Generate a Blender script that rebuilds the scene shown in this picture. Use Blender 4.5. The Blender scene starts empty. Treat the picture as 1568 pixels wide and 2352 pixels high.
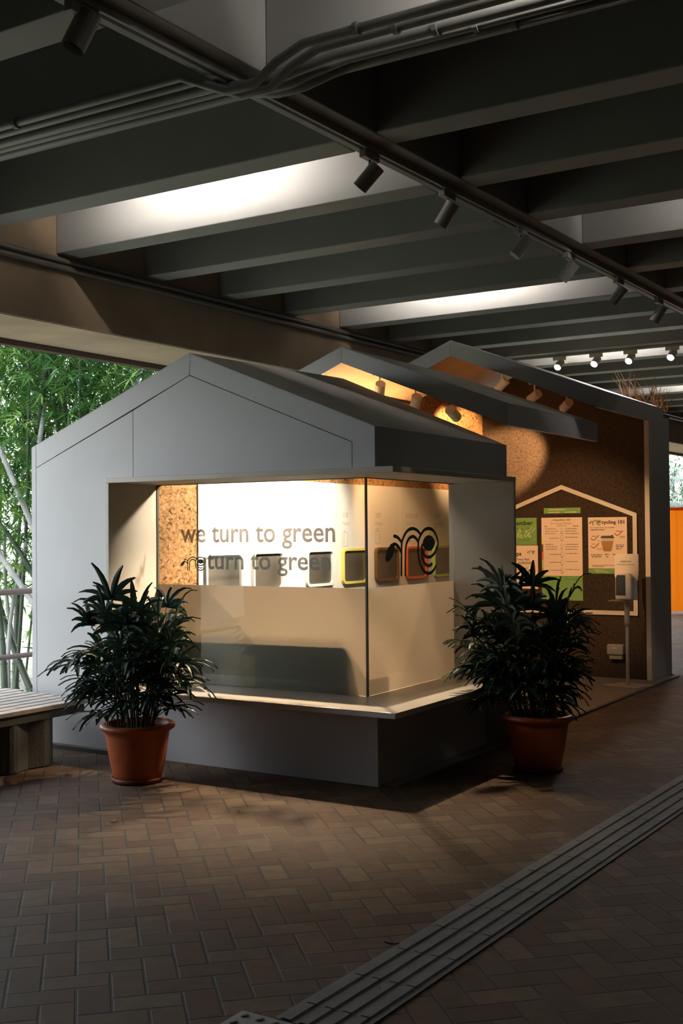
import bpy, math, random
from mathutils import Vector, Matrix
from math import sin, cos, pi, radians as R

rnd = random.Random(7)
SC = bpy.context.scene
COL = SC.collection

# ------------------------------------------------------------------ camera
PITCH, ROLL, FPX = 0.0175562, 0.0083762, 2644.7
cp, sp, cr, sr = cos(PITCH), sin(PITCH), cos(ROLL), sin(ROLL)
MC = Matrix(((1, 0, 0), (0, cp, -sp), (0, sp, cp))) @ Matrix(((1, 0, 0), (0, 0, 1), (0, -1, 0))) @ Matrix(((cr, -sr, 0), (sr, cr, 0), (0, 0, 1)))
cam_d = bpy.data.cameras.new('camera')
cam = bpy.data.objects.new('camera', cam_d)
COL.objects.link(cam)
cam_d.sensor_fit = 'VERTICAL'
cam_d.sensor_height = 36.0
cam_d.lens = FPX * 36.0 / 2352.0
cam_d.clip_end = 300
mw = Matrix.Identity(4)
for r in range(3):
    mw[r][0] = MC[r][0]; mw[r][1] = -MC[r][1]; mw[r][2] = -MC[r][2]
mw.translation = (0, 0, 1.6)
cam.matrix_world = mw
SC.camera = cam

# ------------------------------------------------------------------ render look, world
SC.view_settings.view_transform = 'Standard'
SC.view_settings.look = 'None'
SC.view_settings.gamma = 1.0
SC.view_settings.use_curve_mapping = False
SC.view_settings.exposure = 0.0
SC.cycles.use_denoising = True
SC.cycles.max_bounces = 10
SC.cycles.diffuse_bounces = 6
SC.cycles.transparent_max_bounces = 24
SC.cycles.sample_clamp_indirect = 4.0
SC.cycles.caustics_reflective = False
SC.cycles.caustics_refractive = False

SKY = 6.0           # daylight beyond the open side
W = bpy.data.worlds.new('sky')
SC.world = W
W.use_nodes = True
wn = W.node_tree.nodes; wl = W.node_tree.links
wn.clear()
wo = wn.new('ShaderNodeOutputWorld'); wb = wn.new('ShaderNodeBackground')
tc = wn.new('ShaderNodeTexCoord'); sx = wn.new('ShaderNodeSeparateXYZ'); wr = wn.new('ShaderNodeValToRGB')
wl.new(tc.outputs['Generated'], sx.inputs[0]); wl.new(sx.outputs[2], wr.inputs[0])
wr.color_ramp.elements[0].position = 0.0; wr.color_ramp.elements[0].color = (0.88, 0.90, 0.91, 1)
wr.color_ramp.elements[1].position = 0.6; wr.color_ramp.elements[1].color = (0.84, 0.90, 1.0, 1)
wl.new(wr.outputs[0], wb.inputs[0]); wb.inputs[1].default_value = SKY
wl.new(wb.outputs[0], wo.inputs[0])

# ------------------------------------------------------------------ frames
YK = -0.553959
OX, OY = 0.21483273, 7.24831465
KU = Vector((cos(YK), sin(YK), 0)); KV = Vector((-sin(YK), cos(YK), 0))
GA = R(1.8)
J0 = (0.487, -0.802)                         # a girder corner of the ceiling grid, in the kiosk frame
def K(u, v, z=0.0):                          # kiosk frame -> world
    return Vector((OX, OY, 0)) + KU * u + KV * v + Vector((0, 0, z))
def G2(s, t):                                # ceiling grid -> kiosk frame (u, v)
    return (J0[0] + s + t * sin(GA), J0[1] + t * cos(GA))
KM = Matrix.Translation((OX, OY, 0)) @ Matrix.Rotation(YK, 4, 'Z')

# ------------------------------------------------------------------ materials
MATS = {}
def new_mat(name):
    m = bpy.data.materials.new(name); m.use_nodes = True
    nt = m.node_tree; nt.nodes.clear()
    o = nt.nodes.new('ShaderNodeOutputMaterial')
    MATS[name] = m
    return m, nt, o
def N(nt, typ, **kw):
    n = nt.nodes.new(typ)
    for k, v in kw.items():
        setattr(n, k, v)
    return n
def ramp(nt, stops):
    n = nt.nodes.new('ShaderNodeValToRGB')
    e = n.color_ramp.elements
    while len(e) < len(stops): e.new(0.5)
    for i, (p, c) in enumerate(stops):
        e[i].position = p; e[i].color = tuple(c) + (1,)
    return n
def math_n(nt, op, a, b=None, c=None):
    n = nt.nodes.new('ShaderNodeMath'); n.operation = op
    for i, v in enumerate((a, b, c)):
        if v is None: continue
        if isinstance(v, (int, float)): n.inputs[i].default_value = v
        else: nt.links.new(v, n.inputs[i])
    return n.outputs[0]
def surf(name, col, rough=0.6, var=0.06, scale=6.0, bump=0.0, bscale=60.0, spec=0.5, metal=0.0, col2=None, coat=0.0):
    m, nt, o = new_mat(name)
    b = N(nt, 'ShaderNodeBsdfPrincipled')
    b.inputs['Roughness'].default_value = rough
    b.inputs['Specular IOR Level'].default_value = spec
    b.inputs['Metallic'].default_value = metal
    b.inputs['Coat Weight'].default_value = coat
    t = N(nt, 'ShaderNodeTexCoord')
    n = N(nt, 'ShaderNodeTexNoise'); n.inputs['Scale'].default_value = scale; n.inputs['Detail'].default_value = 5
    nt.links.new(t.outputs['Object'], n.inputs['Vector'])
    c2 = col2 or tuple(max(0, x * (1 - 2 * var)) for x in col)
    c1 = tuple(min(1, x * (1 + var)) for x in col)
    rp = ramp(nt, [(0.3, c2), (0.7, c1)])
    nt.links.new(n.outputs[0], rp.inputs[0]); nt.links.new(rp.outputs[0], b.inputs['Base Color'])
    if bump:
        n2 = N(nt, 'ShaderNodeTexNoise'); n2.inputs['Scale'].default_value = bscale; n2.inputs['Detail'].default_value = 4
        nt.links.new(t.outputs['Object'], n2.inputs['Vector'])
        bp = N(nt, 'ShaderNodeBump'); bp.inputs['Strength'].default_value = bump; bp.inputs['Distance'].default_value = 0.01
        nt.links.new(n2.outputs[0], bp.inputs['Height']); nt.links.new(bp.outputs[0], b.inputs['Normal'])
    nt.links.new(b.outputs[0], o.inputs[0])
    return m
def emit(name, col, s):
    m, nt, o = new_mat(name)
    e = N(nt, 'ShaderNodeEmission'); e.inputs[0].default_value = tuple(col) + (1,); e.inputs[1].default_value = s
    nt.links.new(e.outputs[0], o.inputs[0]); return m

M_LAM = surf('pale_grey_laminate', (0.50, 0.51, 0.53), 0.45, 0.02, 3.0, 0.03, 220)
M_EDGE = surf('panel_joint_backing', (0.05, 0.05, 0.055), 0.8)
M_FRAME = surf('cream_laminate', (0.60, 0.56, 0.50), 0.38, 0.03, 5.0, 0.02, 200)
M_SHELF = surf('stone_shelf', (0.60, 0.57, 0.52), 0.28, 0.03, 5.0, 0.02, 200)
M_ROOF = surf('roof_sheet', (0.50, 0.49, 0.46), 0.6, 0.04, 2.0, 0.05, 150)
M_CEIL = surf('painted_concrete', (0.34, 0.345, 0.33), 0.65, 0.06, 1.2, 0.10, 30)
M_CEILD = surf('painted_slab', (0.30, 0.30, 0.29), 0.8, 0.06, 1.2, 0.10, 30)
M_GIRD = surf('brown_render', (0.26, 0.19, 0.12), 0.8, 0.12, 2.0, 0.12, 40)
M_SOFF = surf('tan_soffit', (0.50, 0.38, 0.28), 0.8, 0.10, 2.0, 0.10, 40)
M_DRIP = surf('dark_drip_edge', (0.09, 0.06, 0.04), 0.8)
M_PIPE = surf('painted_conduit', (0.27, 0.28, 0.265), 0.5, 0.05)
M_PIPEB = surf('black_pipe', (0.10, 0.09, 0.075), 0.45, 0.05)
M_SPOT = surf('grey_spotlight_shell', (0.40, 0.40, 0.39), 0.5, 0.03)
M_SPOTW = surf('warm_white_spotlight_shell', (0.75, 0.70, 0.62), 0.5, 0.03)
M_DARK = surf('dark_lens', (0.02, 0.02, 0.02), 0.2)
M_TRACK = surf('track_metal', (0.33, 0.33, 0.31), 0.5)
M_SLOT = surf('track_slot', (0.01, 0.01, 0.01), 0.7)
M_PLY = surf('honey_plywood', (0.66, 0.46, 0.25), 0.55, 0.08, 3.0)
M_WHITE = surf('white_bin_laminate', (0.82, 0.81, 0.78), 0.30, 0.01)
M_FLAP = surf('steel_flap', (0.11, 0.10, 0.085), 0.40, 0.20, 4.0, 0.03, 30, metal=0.25)
M_POT = surf('terracotta_plastic', (0.50, 0.115, 0.035), 0.42, 0.05, 9.0, 0.03, 80)
M_SAUC = surf('dark_terracotta', (0.16, 0.04, 0.018), 0.5)
M_SOIL = surf('potting_soil', (0.03, 0.022, 0.016), 0.95, 0.3, 40, 0.5, 80)
M_CANE = surf('palm_cane', (0.05, 0.05, 0.03), 0.7, 0.3, 30)
M_WOOD = surf('weathered_slat', (0.44, 0.40, 0.36), 0.65, 0.12, 14.0, 0.25, 90)
M_CONC = surf('rough_concrete', (0.085, 0.09, 0.082), 0.85, 0.15, 4.0, 0.3, 50)
M_PAD = surf('smooth_concrete_pad', (0.30, 0.27, 0.23), 0.5, 0.08, 2.0, 0.05, 60)
M_PADE = surf('pad_edge_strip', (0.13, 0.13, 0.12), 0.6)
M_RAIL = surf('brown_painted_rail', (0.20, 0.15, 0.14), 0.4, 0.1)
M_PLAS = surf('white_plastic', (0.72, 0.66, 0.60), 0.35, 0.01)
M_PLASG = surf('grey_plastic', (0.24, 0.24, 0.22), 0.45, 0.01)
M_POLE = surf('white_metal_pole', (0.60, 0.53, 0.44), 0.35, 0.03)
M_COUNT = surf('green_grey_counter', (0.10, 0.135, 0.12), 0.7, 0.03)
M_PAPER = surf('paper_sheet', (0.55, 0.62, 0.62), 0.8, 0.02)
M_PCREAM = surf('poster_paper', (0.85, 0.68, 0.56), 0.7, 0.02)
M_PGREEN = surf('poster_green', (0.17, 0.36, 0.10), 0.7, 0.02)
M_PDGREEN = surf('poster_dark_green', (0.045, 0.14, 0.045), 0.7, 0.02)
M_INK = surf('black_ink', (0.02, 0.018, 0.016), 0.8)
M_INKG = surf('grey_ink', (0.28, 0.23, 0.19), 0.8)
M_INKP = surf('pale_grey_ink', (0.55, 0.53, 0.50), 0.8)
M_CREAMI = surf('cream_ink', (0.85, 0.78, 0.50), 0.8)
M_LOGO = surf('dark_green_vinyl', (0.018, 0.060, 0.025), 0.5)
M_KRAFT = surf('kraft_brown', (0.42, 0.22, 0.07), 0.7)
M_LID = surf('cup_lid_black', (0.03, 0.04, 0.035), 0.5)
M_RED = surf('tick_red', (0.45, 0.12, 0.05), 0.7)
M_TACT = surf('grey_tactile_tile', (0.15, 0.15, 0.14), 0.7, 0.08, 6.0, 0.15, 60)
M_TACTW = surf('pale_tactile_tile', (0.30, 0.29, 0.26), 0.7, 0.08, 6.0, 0.15, 60)
M_DRY = surf('dry_straw', (0.62, 0.36, 0.18), 0.8, 0.3, 30)
M_LEAFD = surf('fallen_leaf', (0.30, 0.22, 0.12), 0.8)
M_GROUND = surf('outdoor_ground', (0.34, 0.34, 0.24), 0.9, 0.3, 2.0)
M_OUTER = surf('shell_wall', (0.12, 0.11, 0.10), 0.9)
M_LAV = surf('lavender_fascia', (0.55, 0.50, 0.56), 0.8)
M_EMW = emit('cool_lamp', (1.0, 0.97, 0.93), 60)
M_TUBE = emit('coffer_lamp', (1.0, 0.90, 0.82), 150)
M_TUBER = emit('coffer_lamp_right', (1.0, 0.90, 0.82), 250)
FR = {'papers': (0.70, 0.76, 0.78), 'metals': (0.80, 0.72, 0.18), 'plastics': (0.16, 0.085, 0.035),
      'cartons': (0.70, 0.13, 0.035), 'glass': (0.42, 0.62, 0.12), 'white': (0.75, 0.72, 0.66)}
M_FR = {k: surf('flap_frame_' + k, c, 0.35, 0.01) for k, c in FR.items()}

# cork: granules with dark specks
def cork(name, tone=1.0):
    m, nt, o = new_mat(name)
    b = N(nt, 'ShaderNodeBsdfPrincipled'); b.inputs['Roughness'].default_value = 0.85
    t = N(nt, 'ShaderNodeTexCoord')
    v = N(nt, 'ShaderNodeTexVoronoi'); v.inputs['Scale'].default_value = 60
    n = N(nt, 'ShaderNodeTexNoise'); n.inputs['Scale'].default_value = 44; n.inputs['Detail'].default_value = 5; n.inputs['Roughness'].default_value = 0.65
    nt.links.new(t.outputs['Object'], v.inputs['Vector']); nt.links.new(t.outputs['Object'], n.inputs['Vector'])
    rp = ramp(nt, [(0.36, (0.03, 0.014, 0.006)), (0.43, (0.30, 0.15, 0.055)), (0.58, (0.46, 0.26, 0.11)), (0.72, (0.62, 0.40, 0.19))])
    for e in rp.color_ramp.elements: e.color = tuple(x * tone for x in e.color[:3]) + (1,)
    nt.links.new(n.outputs[0], rp.inputs[0])
    rv = ramp(nt, [(0.0, (0.75, 0.75, 0.75)), (1.0, (1.1, 1.1, 1.1))])
    nt.links.new(v.outputs['Color'], rv.inputs[0])
    mx = N(nt, 'ShaderNodeMix', data_type='RGBA', blend_type='MULTIPLY'); mx.inputs[0].default_value = 1
    nt.links.new(rp.outputs[0], mx.inputs[6]); nt.links.new(rv.outputs[0], mx.inputs[7])
    nt.links.new(mx.outputs[2], b.inputs['Base Color'])
    bp = N(nt, 'ShaderNodeBump'); bp.inputs['Strength'].default_value = 0.4; bp.inputs['Distance'].default_value = 0.004
    nt.links.new(n.outputs[0], bp.inputs['Height']); nt.links.new(bp.outputs[0], b.inputs['Normal'])
    nt.links.new(b.outputs[0], o.inputs[0])
    return m
M_CORK = cork('cork_board')
M_CORKD = cork('dark_cork_board', 0.08)

# clear glass and frosted film
def glass(name, tint=(0.97, 0.98, 0.96)):
    m, nt, o = new_mat(name)
    tr = N(nt, 'ShaderNodeBsdfTransparent'); tr.inputs[0].default_value = tuple(tint) + (1,)
    gl = N(nt, 'ShaderNodeBsdfGlossy'); gl.inputs['Roughness'].default_value = 0.02
    fr = N(nt, 'ShaderNodeFresnel'); fr.inputs['IOR'].default_value = 1.45
    mx = N(nt, 'ShaderNodeMixShader')
    ge = N(nt, 'ShaderNodeNewGeometry'); fc = math_n(nt, 'MULTIPLY', fr.outputs[0], math_n(nt, 'SUBTRACT', 1.0, ge.outputs['Backfacing']))
    nt.links.new(fc, mx.inputs[0]); nt.links.new(tr.outputs[0], mx.inputs[1]); nt.links.new(gl.outputs[0], mx.inputs[2])
    nt.links.new(mx.outputs[0], o.inputs[0]); return m
M_GLASS = glass('clear_glass')
def vinyl(name, col, see, tint):          # thin cut vinyl that lets some light through
    m, nt, o = new_mat(name)
    d = N(nt, 'ShaderNodeBsdfDiffuse'); d.inputs[0].default_value = tuple(col) + (1,)
    tr = N(nt, 'ShaderNodeBsdfTransparent'); tr.inputs[0].default_value = tuple(tint) + (1,)
    mx = N(nt, 'ShaderNodeMixShader'); mx.inputs[0].default_value = see
    nt.links.new(d.outputs[0], mx.inputs[1]); nt.links.new(tr.outputs[0], mx.inputs[2]); nt.links.new(mx.outputs[0], o.inputs[0]); return m
M_LETT = vinyl('taupe_vinyl', (0.34, 0.31, 0.29), 0.16, (0.9, 0.8, 0.75))
M_LETT2 = vinyl('grey_vinyl', (0.42, 0.42, 0.40), 0.10, (0.9, 0.85, 0.75))
def frosted():
    m, nt, o = new_mat('frosted_film')
    d = N(nt, 'ShaderNodeBsdfDiffuse'); d.inputs[0].default_value = (0.50, 0.56, 0.55, 1)
    t = N(nt, 'ShaderNodeBsdfTranslucent'); t.inputs[0].default_value = (0.95, 0.84, 0.72, 1)
    r = N(nt, 'ShaderNodeBsdfRefraction'); r.inputs['IOR'].default_value = 1.02; r.inputs['Roughness'].default_value = 1.0
    r.inputs[0].default_value = (0.9, 0.9, 0.88, 1)
    a = N(nt, 'ShaderNodeMixShader'); a.inputs[0].default_value = 0.72
    nt.links.new(d.outputs[0], a.inputs[1]); nt.links.new(t.outputs[0], a.inputs[2])
    nt.links.new(a.outputs[0], o.inputs[0]); return m
M_FROST = frosted()
def leafmat(name, c1, c2, trans=0.35, rough=0.5):
    m, nt, o = new_mat(name)
    p = N(nt, 'ShaderNodeBsdfPrincipled'); p.inputs['Roughness'].default_value = rough
    t = N(nt, 'ShaderNodeBsdfTranslucent')
    g = N(nt, 'ShaderNodeTexCoord'); n = N(nt, 'ShaderNodeTexNoise'); n.inputs['Scale'].default_value = 2.5; n.inputs['Detail'].default_value = 6
    nt.links.new(g.outputs['Object'], n.inputs['Vector'])
    rp = ramp(nt, [(0.35, c1), (0.65, c2)]); nt.links.new(n.outputs[0], rp.inputs[0])
    nt.links.new(rp.outputs[0], p.inputs['Base Color']); nt.links.new(rp.outputs[0], t.inputs[0])
    mx = N(nt, 'ShaderNodeMixShader'); mx.inputs[0].default_value = trans
    nt.links.new(p.outputs[0], mx.inputs[1]); nt.links.new(t.outputs[0], mx.inputs[2]); nt.links.new(mx.outputs[0], o.inputs[0])
    return m
M_PALM = leafmat('lady_palm_leaf', (0.010, 0.030, 0.018), (0.022, 0.055, 0.032), 0.12, 0.4)
M_BAML = leafmat('bamboo_leaf', (0.07, 0.22, 0.035), (0.30, 0.46, 0.12), 0.55)
M_BAMD = leafmat('dark_bamboo_leaf', (0.022, 0.095, 0.030), (0.10, 0.23, 0.065), 0.5)
M_BAMG = surf('green_bamboo_cane', (0.055, 0.08, 0.05), 0.5, 0.15, 5)
M_BAMW = surf('pale_bamboo_cane', (0.36, 0.36, 0.35), 0.5, 0.15, 5)
M_FROND = leafmat('pale_frond', (0.35, 0.45, 0.38), (0.60, 0.68, 0.60), 0.4)
def orange_sheet():
    m, nt, o = new_mat('orange_sheet')
    d = N(nt, 'ShaderNodeBsdfDiffuse'); d.inputs[0].default_value = (0.80, 0.20, 0.01, 1)
    t = N(nt, 'ShaderNodeBsdfTranslucent'); t.inputs[0].default_value = (0.85, 0.20, 0.01, 1)
    a = N(nt, 'ShaderNodeMixShader'); a.inputs[0].default_value = 0.42
    nt.links.new(d.outputs[0], a.inputs[1]); nt.links.new(t.outputs[0], a.inputs[2]); nt.links.new(a.outputs[0], o.inputs[0])
    return m
M_ORNG = orange_sheet()

# herringbone clay pavers, 240 x 120 mm module
def pavers():
    m, nt, o = new_mat('herringbone_clay_pavers')
    L = nt.links
    b = N(nt, 'ShaderNodeBsdfPrincipled'); b.inputs['Roughness'].default_value = 0.72; b.inputs['Specular IOR Level'].default_value = 0.3
    t = N(nt, 'ShaderNodeTexCoord')
    mp = N(nt, 'ShaderNodeMapping', vector_type='TEXTURE')
    mp.inputs['Location'].default_value = (-0.91, 4.465, 0)
    mp.inputs['Rotation'].default_value = (0, 0, R(12.6))
    mp.inputs['Scale'].default_value = (0.12, 0.12, 1)
    L.new(t.outputs['Object'], mp.inputs[0])
    s = N(nt, 'ShaderNodeSeparateXYZ'); L.new(mp.outputs[0], s.inputs[0])
    x = math_n(nt, 'ADD', s.outputs[0], 400.0); y = math_n(nt, 'ADD', s.outputs[1], 401.0)
    i = math_n(nt, 'FLOOR', x); j = math_n(nt, 'FLOOR', y)
    fx = math_n(nt, 'SUBTRACT', x, i); fy = math_n(nt, 'SUBTRACT', y, j)
    k = math_n(nt, 'FLOORED_MODULO', math_n(nt, 'SUBTRACT', j, i), 4.0)
    m1 = math_n(nt, 'COMPARE', k, 1.0, 0.1); m2 = math_n(nt, 'COMPARE', k, 2.0, 0.1); m3 = math_n(nt, 'COMPARE', k, 3.0, 0.1)
    vert = math_n(nt, 'ADD', m1, m2)
    hor = math_n(nt, 'SUBTRACT', 1.0, vert)
    lng = math_n(nt, 'ADD', math_n(nt, 'MULTIPLY', vert, math_n(nt, 'ADD', fy, m2)), math_n(nt, 'MULTIPLY', hor, math_n(nt, 'ADD', fx, m3)))
    sh = math_n(nt, 'ADD', math_n(nt, 'MULTIPLY', vert, fx), math_n(nt, 'MULTIPLY', hor, fy))
    d = math_n(nt, 'MINIMUM', math_n(nt, 'MINIMUM', sh, math_n(nt, 'SUBTRACT', 1.0, sh)), math_n(nt, 'MINIMUM', lng, math_n(nt, 'SUBTRACT', 2.0, lng)))
    ci = math_n(nt, 'SUBTRACT', i, m3); cj = math_n(nt, 'SUBTRACT', j, m2)
    cb = N(nt, 'ShaderNodeCombineXYZ'); L.new(ci, cb.inputs[0]); L.new(cj, cb.inputs[1]); L.new(vert, cb.inputs[2])
    wn_ = N(nt, 'ShaderNodeTexWhiteNoise'); L.new(cb.outputs[0], wn_.inputs['Vector'])
    rp = ramp(nt, [(0.0, (0.078, 0.037, 0.018)), (0.35, (0.090, 0.049, 0.025)), (0.7, (0.104, 0.061, 0.032)), (1.0, (0.128, 0.082, 0.044))])
    L.new(wn_.outputs['Value'], rp.inputs[0])
    ns = N(nt, 'ShaderNodeTexNoise'); ns.inputs['Scale'].default_value = 14; ns.inputs['Detail'].default_value = 6; L.new(t.outputs['Object'], ns.inputs['Vector'])
    rn = ramp(nt, [(0.3, (0.8, 0.8, 0.8)), (0.7, (1.15, 1.15, 1.15))]); L.new(ns.outputs[0], rn.inputs[0])
    mu = N(nt, 'ShaderNodeMix', data_type='RGBA', blend_type='MULTIPLY'); mu.inputs[0].default_value = 1
    L.new(rp.outputs[0], mu.inputs[6]); L.new(rn.outputs[0], mu.inputs[7])
    jm = N(nt, 'ShaderNodeMapRange'); jm.inputs[1].default_value = 0.030; jm.inputs[2].default_value = 0.055; L.new(d, jm.inputs[0])
    nj = N(nt, 'ShaderNodeTexNoise'); nj.inputs['Scale'].default_value = 1.1; L.new(t.outputs['Object'], nj.inputs['Vector'])
    rj = ramp(nt, [(0.52, (0.030, 0.028, 0.024)), (0.75, (0.16, 0.15, 0.135))]); L.new(nj.outputs[0], rj.inputs[0])
    mj = N(nt, 'ShaderNodeMix', data_type='RGBA'); L.new(jm.outputs[0], mj.inputs[0]); L.new(rj.outputs[0], mj.inputs[6]); L.new(mu.outputs[2], mj.inputs[7])
    L.new(mj.outputs[2], b.inputs['Base Color'])
    h = math_n(nt, 'ADD', jm.outputs[0], math_n(nt, 'MULTIPLY', ns.outputs[0], 0.12))
    bp = N(nt, 'ShaderNodeBump'); bp.inputs['Strength'].default_value = 0.5; bp.inputs['Distance'].default_value = 0.004
    L.new(h, bp.inputs['Height']); L.new(bp.outputs[0], b.inputs['Normal'])
    L.new(b.outputs[0], o.inputs[0]); return m
M_FLOOR = pavers()

# ------------------------------------------------------------------ mesh builder and object helpers
BASE = {}
class MB:
    def __init__(self): self.v = []; self.f = []
    def poly(self, pts):
        n = len(self.v); self.v += [tuple(p) for p in pts]; self.f.append(tuple(range(n, n + len(pts)))); return self
    def prism(self, pts, d):                 # polygon pts extruded by vector d
        n = len(self.v); k = len(pts)
        self.v += [tuple(p) for p in pts] + [tuple(Vector(p) + Vector(d)) for p in pts]
        self.f.append(tuple(range(n, n + k))); self.f.append(tuple(range(n + 2 * k - 1, n + k - 1, -1)))
        for i in range(k):
            j = (i + 1) % k; self.f.append((n + i, n + j, n + k + j, n + k + i))
        return self
    def box(self, a, b):
        x0, y0, z0 = a; x1, y1, z1 = b
        return self.prism([(x0, y0, z0), (x1, y0, z0), (x1, y1, z0), (x0, y1, z0)], (0, 0, z1 - z0))
    def hexa(self, p):                       # 8 points, bottom 4 then top 4
        n = len(self.v); self.v += [tuple(q) for q in p]
        for f in ((0, 3, 2, 1), (4, 5, 6, 7), (0, 1, 5, 4), (1, 2, 6, 5), (2, 3, 7, 6), (3, 0, 4, 7)):
            self.f.append(tuple(n + i for i in f))
        return self
    def tube(self, path, r, seg=10, cap=True, r2=None):
        P = [Vector(p) for p in path]; n0 = len(self.v); up = None
        for i, p in enumerate(P):
            d = (P[min(i + 1, len(P) - 1)] - P[max(i - 1, 0)]).normalized()
            if up is None:
                up = Vector((0, 0, 1)) if abs(d.z) < 0.9 else Vector((1, 0, 0))
            a = d.cross(up).normalized(); up = a.cross(d).normalized()
            rr = r if r2 is None else r + (r2 - r) * i / max(1, len(P) - 1)
            if callable(r): rr = r(i / max(1, len(P) - 1))
            for k in range(seg):
                t = 2 * pi * k / seg; self.v.append(tuple(p + (a * cos(t) + up * sin(t)) * rr))
        for i in range(len(P) - 1):
            for k in range(seg):
                a = n0 + i * seg + k; b = n0 + i * seg + (k + 1) % seg
                self.f.append((a, b, b + seg, a + seg))
        if cap:
            self.f.append(tuple(range(n0 + seg - 1, n0 - 1, -1)))
            e = n0 + (len(P) - 1) * seg; self.f.append(tuple(range(e, e + seg)))
        return self
    def lathe(self, c, prof, seg=40):
        n0 = len(self.v)
        for r, z in prof:
            for k in range(seg):
                t = 2 * pi * k / seg; self.v.append((c[0] + r * cos(t), c[1] + r * sin(t), c[2] + z))
        for i in range(len(prof) - 1):
            for k in range(seg):
                a = n0 + i * seg + k; b = n0 + i * seg + (k + 1) % seg
                self.f.append((a, b, b + seg, a + seg))
        return self
    def build(self, name, mat, parent=None, frame='K', bevel=0.0, smooth=False, base=None):
        if parent is not None:
            o0 = BASE[parent.name]
        else:
            xs = [p[0] for p in self.v]; ys = [p[1] for p in self.v]; zs = [p[2] for p in self.v]
            o0 = base or ((min(xs) + max(xs)) / 2, (min(ys) + max(ys)) / 2, min(zs))
        me = bpy.data.meshes.new(name)
        me.from_pydata([(p[0] - o0[0], p[1] - o0[1], p[2] - o0[2]) for p in self.v], [], self.f)
        me.update()
        if smooth:
            for p in me.polygons: p.use_smooth = True
        me.materials.append(mat)
        o = bpy.data.objects.new(name, me); COL.objects.link(o)
        BASE[o.name] = o0
        if parent is not None: o.parent = parent
        else: o.matrix_world = (KM if frame == 'K' else Matrix.Identity(4)) @ Matrix.Translation(o0)
        import bmesh
        bm = bmesh.new(); bm.from_mesh(me); bmesh.ops.recalc_face_normals(bm, faces=bm.faces); bm.to_mesh(me); bm.free()
        if bevel:
            md = o.modifiers.new('bevel', 'BEVEL'); md.width = bevel; md.segments = 2; md.limit_method = 'ANGLE'
        return o
def tag(o, label=None, cat=None, group=None, kind=None):
    if label: o['label'] = label
    if cat: o['category'] = cat
    if group: o['group'] = group
    if kind: o['kind'] = kind
    return o
def thing(name, base, label, cat, frame='K', group=None):
    o = bpy.data.objects.new(name, None); COL.objects.link(o)
    o.empty_display_size = 0.1
    o.matrix_world = (KM if frame == 'K' else Matrix.Identity(4)) @ Matrix.Translation(base)
    BASE[o.name] = tuple(base)
    return tag(o, label, cat, group)
def inset(pts, d):                           # shrink a convex-ish 2D polygon
    n = len(pts); A = sum(pts[i][0] * pts[(i + 1) % n][1] - pts[(i + 1) % n][0] * pts[i][1] for i in range(n))
    s = 1 if A > 0 else -1; out = []
    for i in range(n):
        p0 = Vector(pts[i - 1]); p = Vector(pts[i]); p1 = Vector(pts[(i + 1) % n])
        a = (p - p0).normalized(); b = (p1 - p).normalized()
        na = Vector((-a.y, a.x)) * s; nb = Vector((-b.y, b.x)) * s
        m = (na + nb); m.normalize(); k = d / max(0.3, m.dot(na))
        out.append(tuple(p + m * k))
    return out
def lamp(name, kind, loc, energy, color, parent=None, target=None, size=0.05, angle=60, blend=0.5, sx=None, sy=None, frame='K'):
    d = bpy.data.lights.new(name, kind); d.energy = energy; d.color = color
    if kind == 'SPOT': d.spot_size = R(angle); d.spot_blend = blend; d.shadow_soft_size = size
    if kind == 'POINT': d.shadow_soft_size = size
    if kind == 'AREA': d.shape = 'RECTANGLE'; d.size = sx; d.size_y = sy
    o = bpy.data.objects.new(name, d); COL.objects.link(o)
    Mf = KM if frame == 'K' else Matrix.Identity(4)
    L = Vector(loc)
    rot = Matrix.Identity(4)
    if target is not None:
        dr = Vector(target) - L; rot = dr.to_track_quat('-Z', 'Y').to_matrix().to_4x4()
    if parent is not None:
        o.parent = parent; o.matrix_local = Matrix.Translation(L - Vector(BASE[parent.name])) @ rot
    else:
        o.matrix_world = Mf @ Matrix.Translation(L) @ rot
    return o
# flat lettering: pl(x, y) maps text units (metres right, metres up) to a point of the frame
def text(name, s, pl, x, y, w=None, h=None, mat=None, parent=None, bold=0.0, align='L'):
    c = bpy.data.curves.new(name, 'FONT'); c.body = s; c.size = 1.0; c.offset = bold; c.resolution_u = 3
    o = bpy.data.objects.new(name, c); COL.objects.link(o)
    dg = bpy.context.evaluated_depsgraph_get(); dg.update()
    me = bpy.data.meshes.new_from_object(o.evaluated_get(dg))
    bpy.data.objects.remove(o); bpy.data.curves.remove(c)
    if not me.vertices: return None
    xs = [v.co.x for v in me.vertices]; ys = [v.co.y for v in me.vertices]
    W0 = max(xs) - min(xs); H0 = max(ys) - min(ys)
    if w is None: sc = h / H0; sxx = syy = sc
    elif h is None: sxx = syy = w / W0
    else: sxx = w / W0; syy = h / H0
    off = {'L': 0, 'C': -W0 * sxx / 2, 'R': -W0 * sxx}[align]
    mb = MB()
    mb.v = [tuple(pl(x + off + (v.co.x - min(xs)) * sxx, y + (v.co.y - min(ys)) * syy)) for v in me.vertices]
    mb.f = [tuple(p.vertices) for p in me.polygons]
    bpy.data.meshes.remove(me)
    return mb.build(name, mat, parent)
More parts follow.
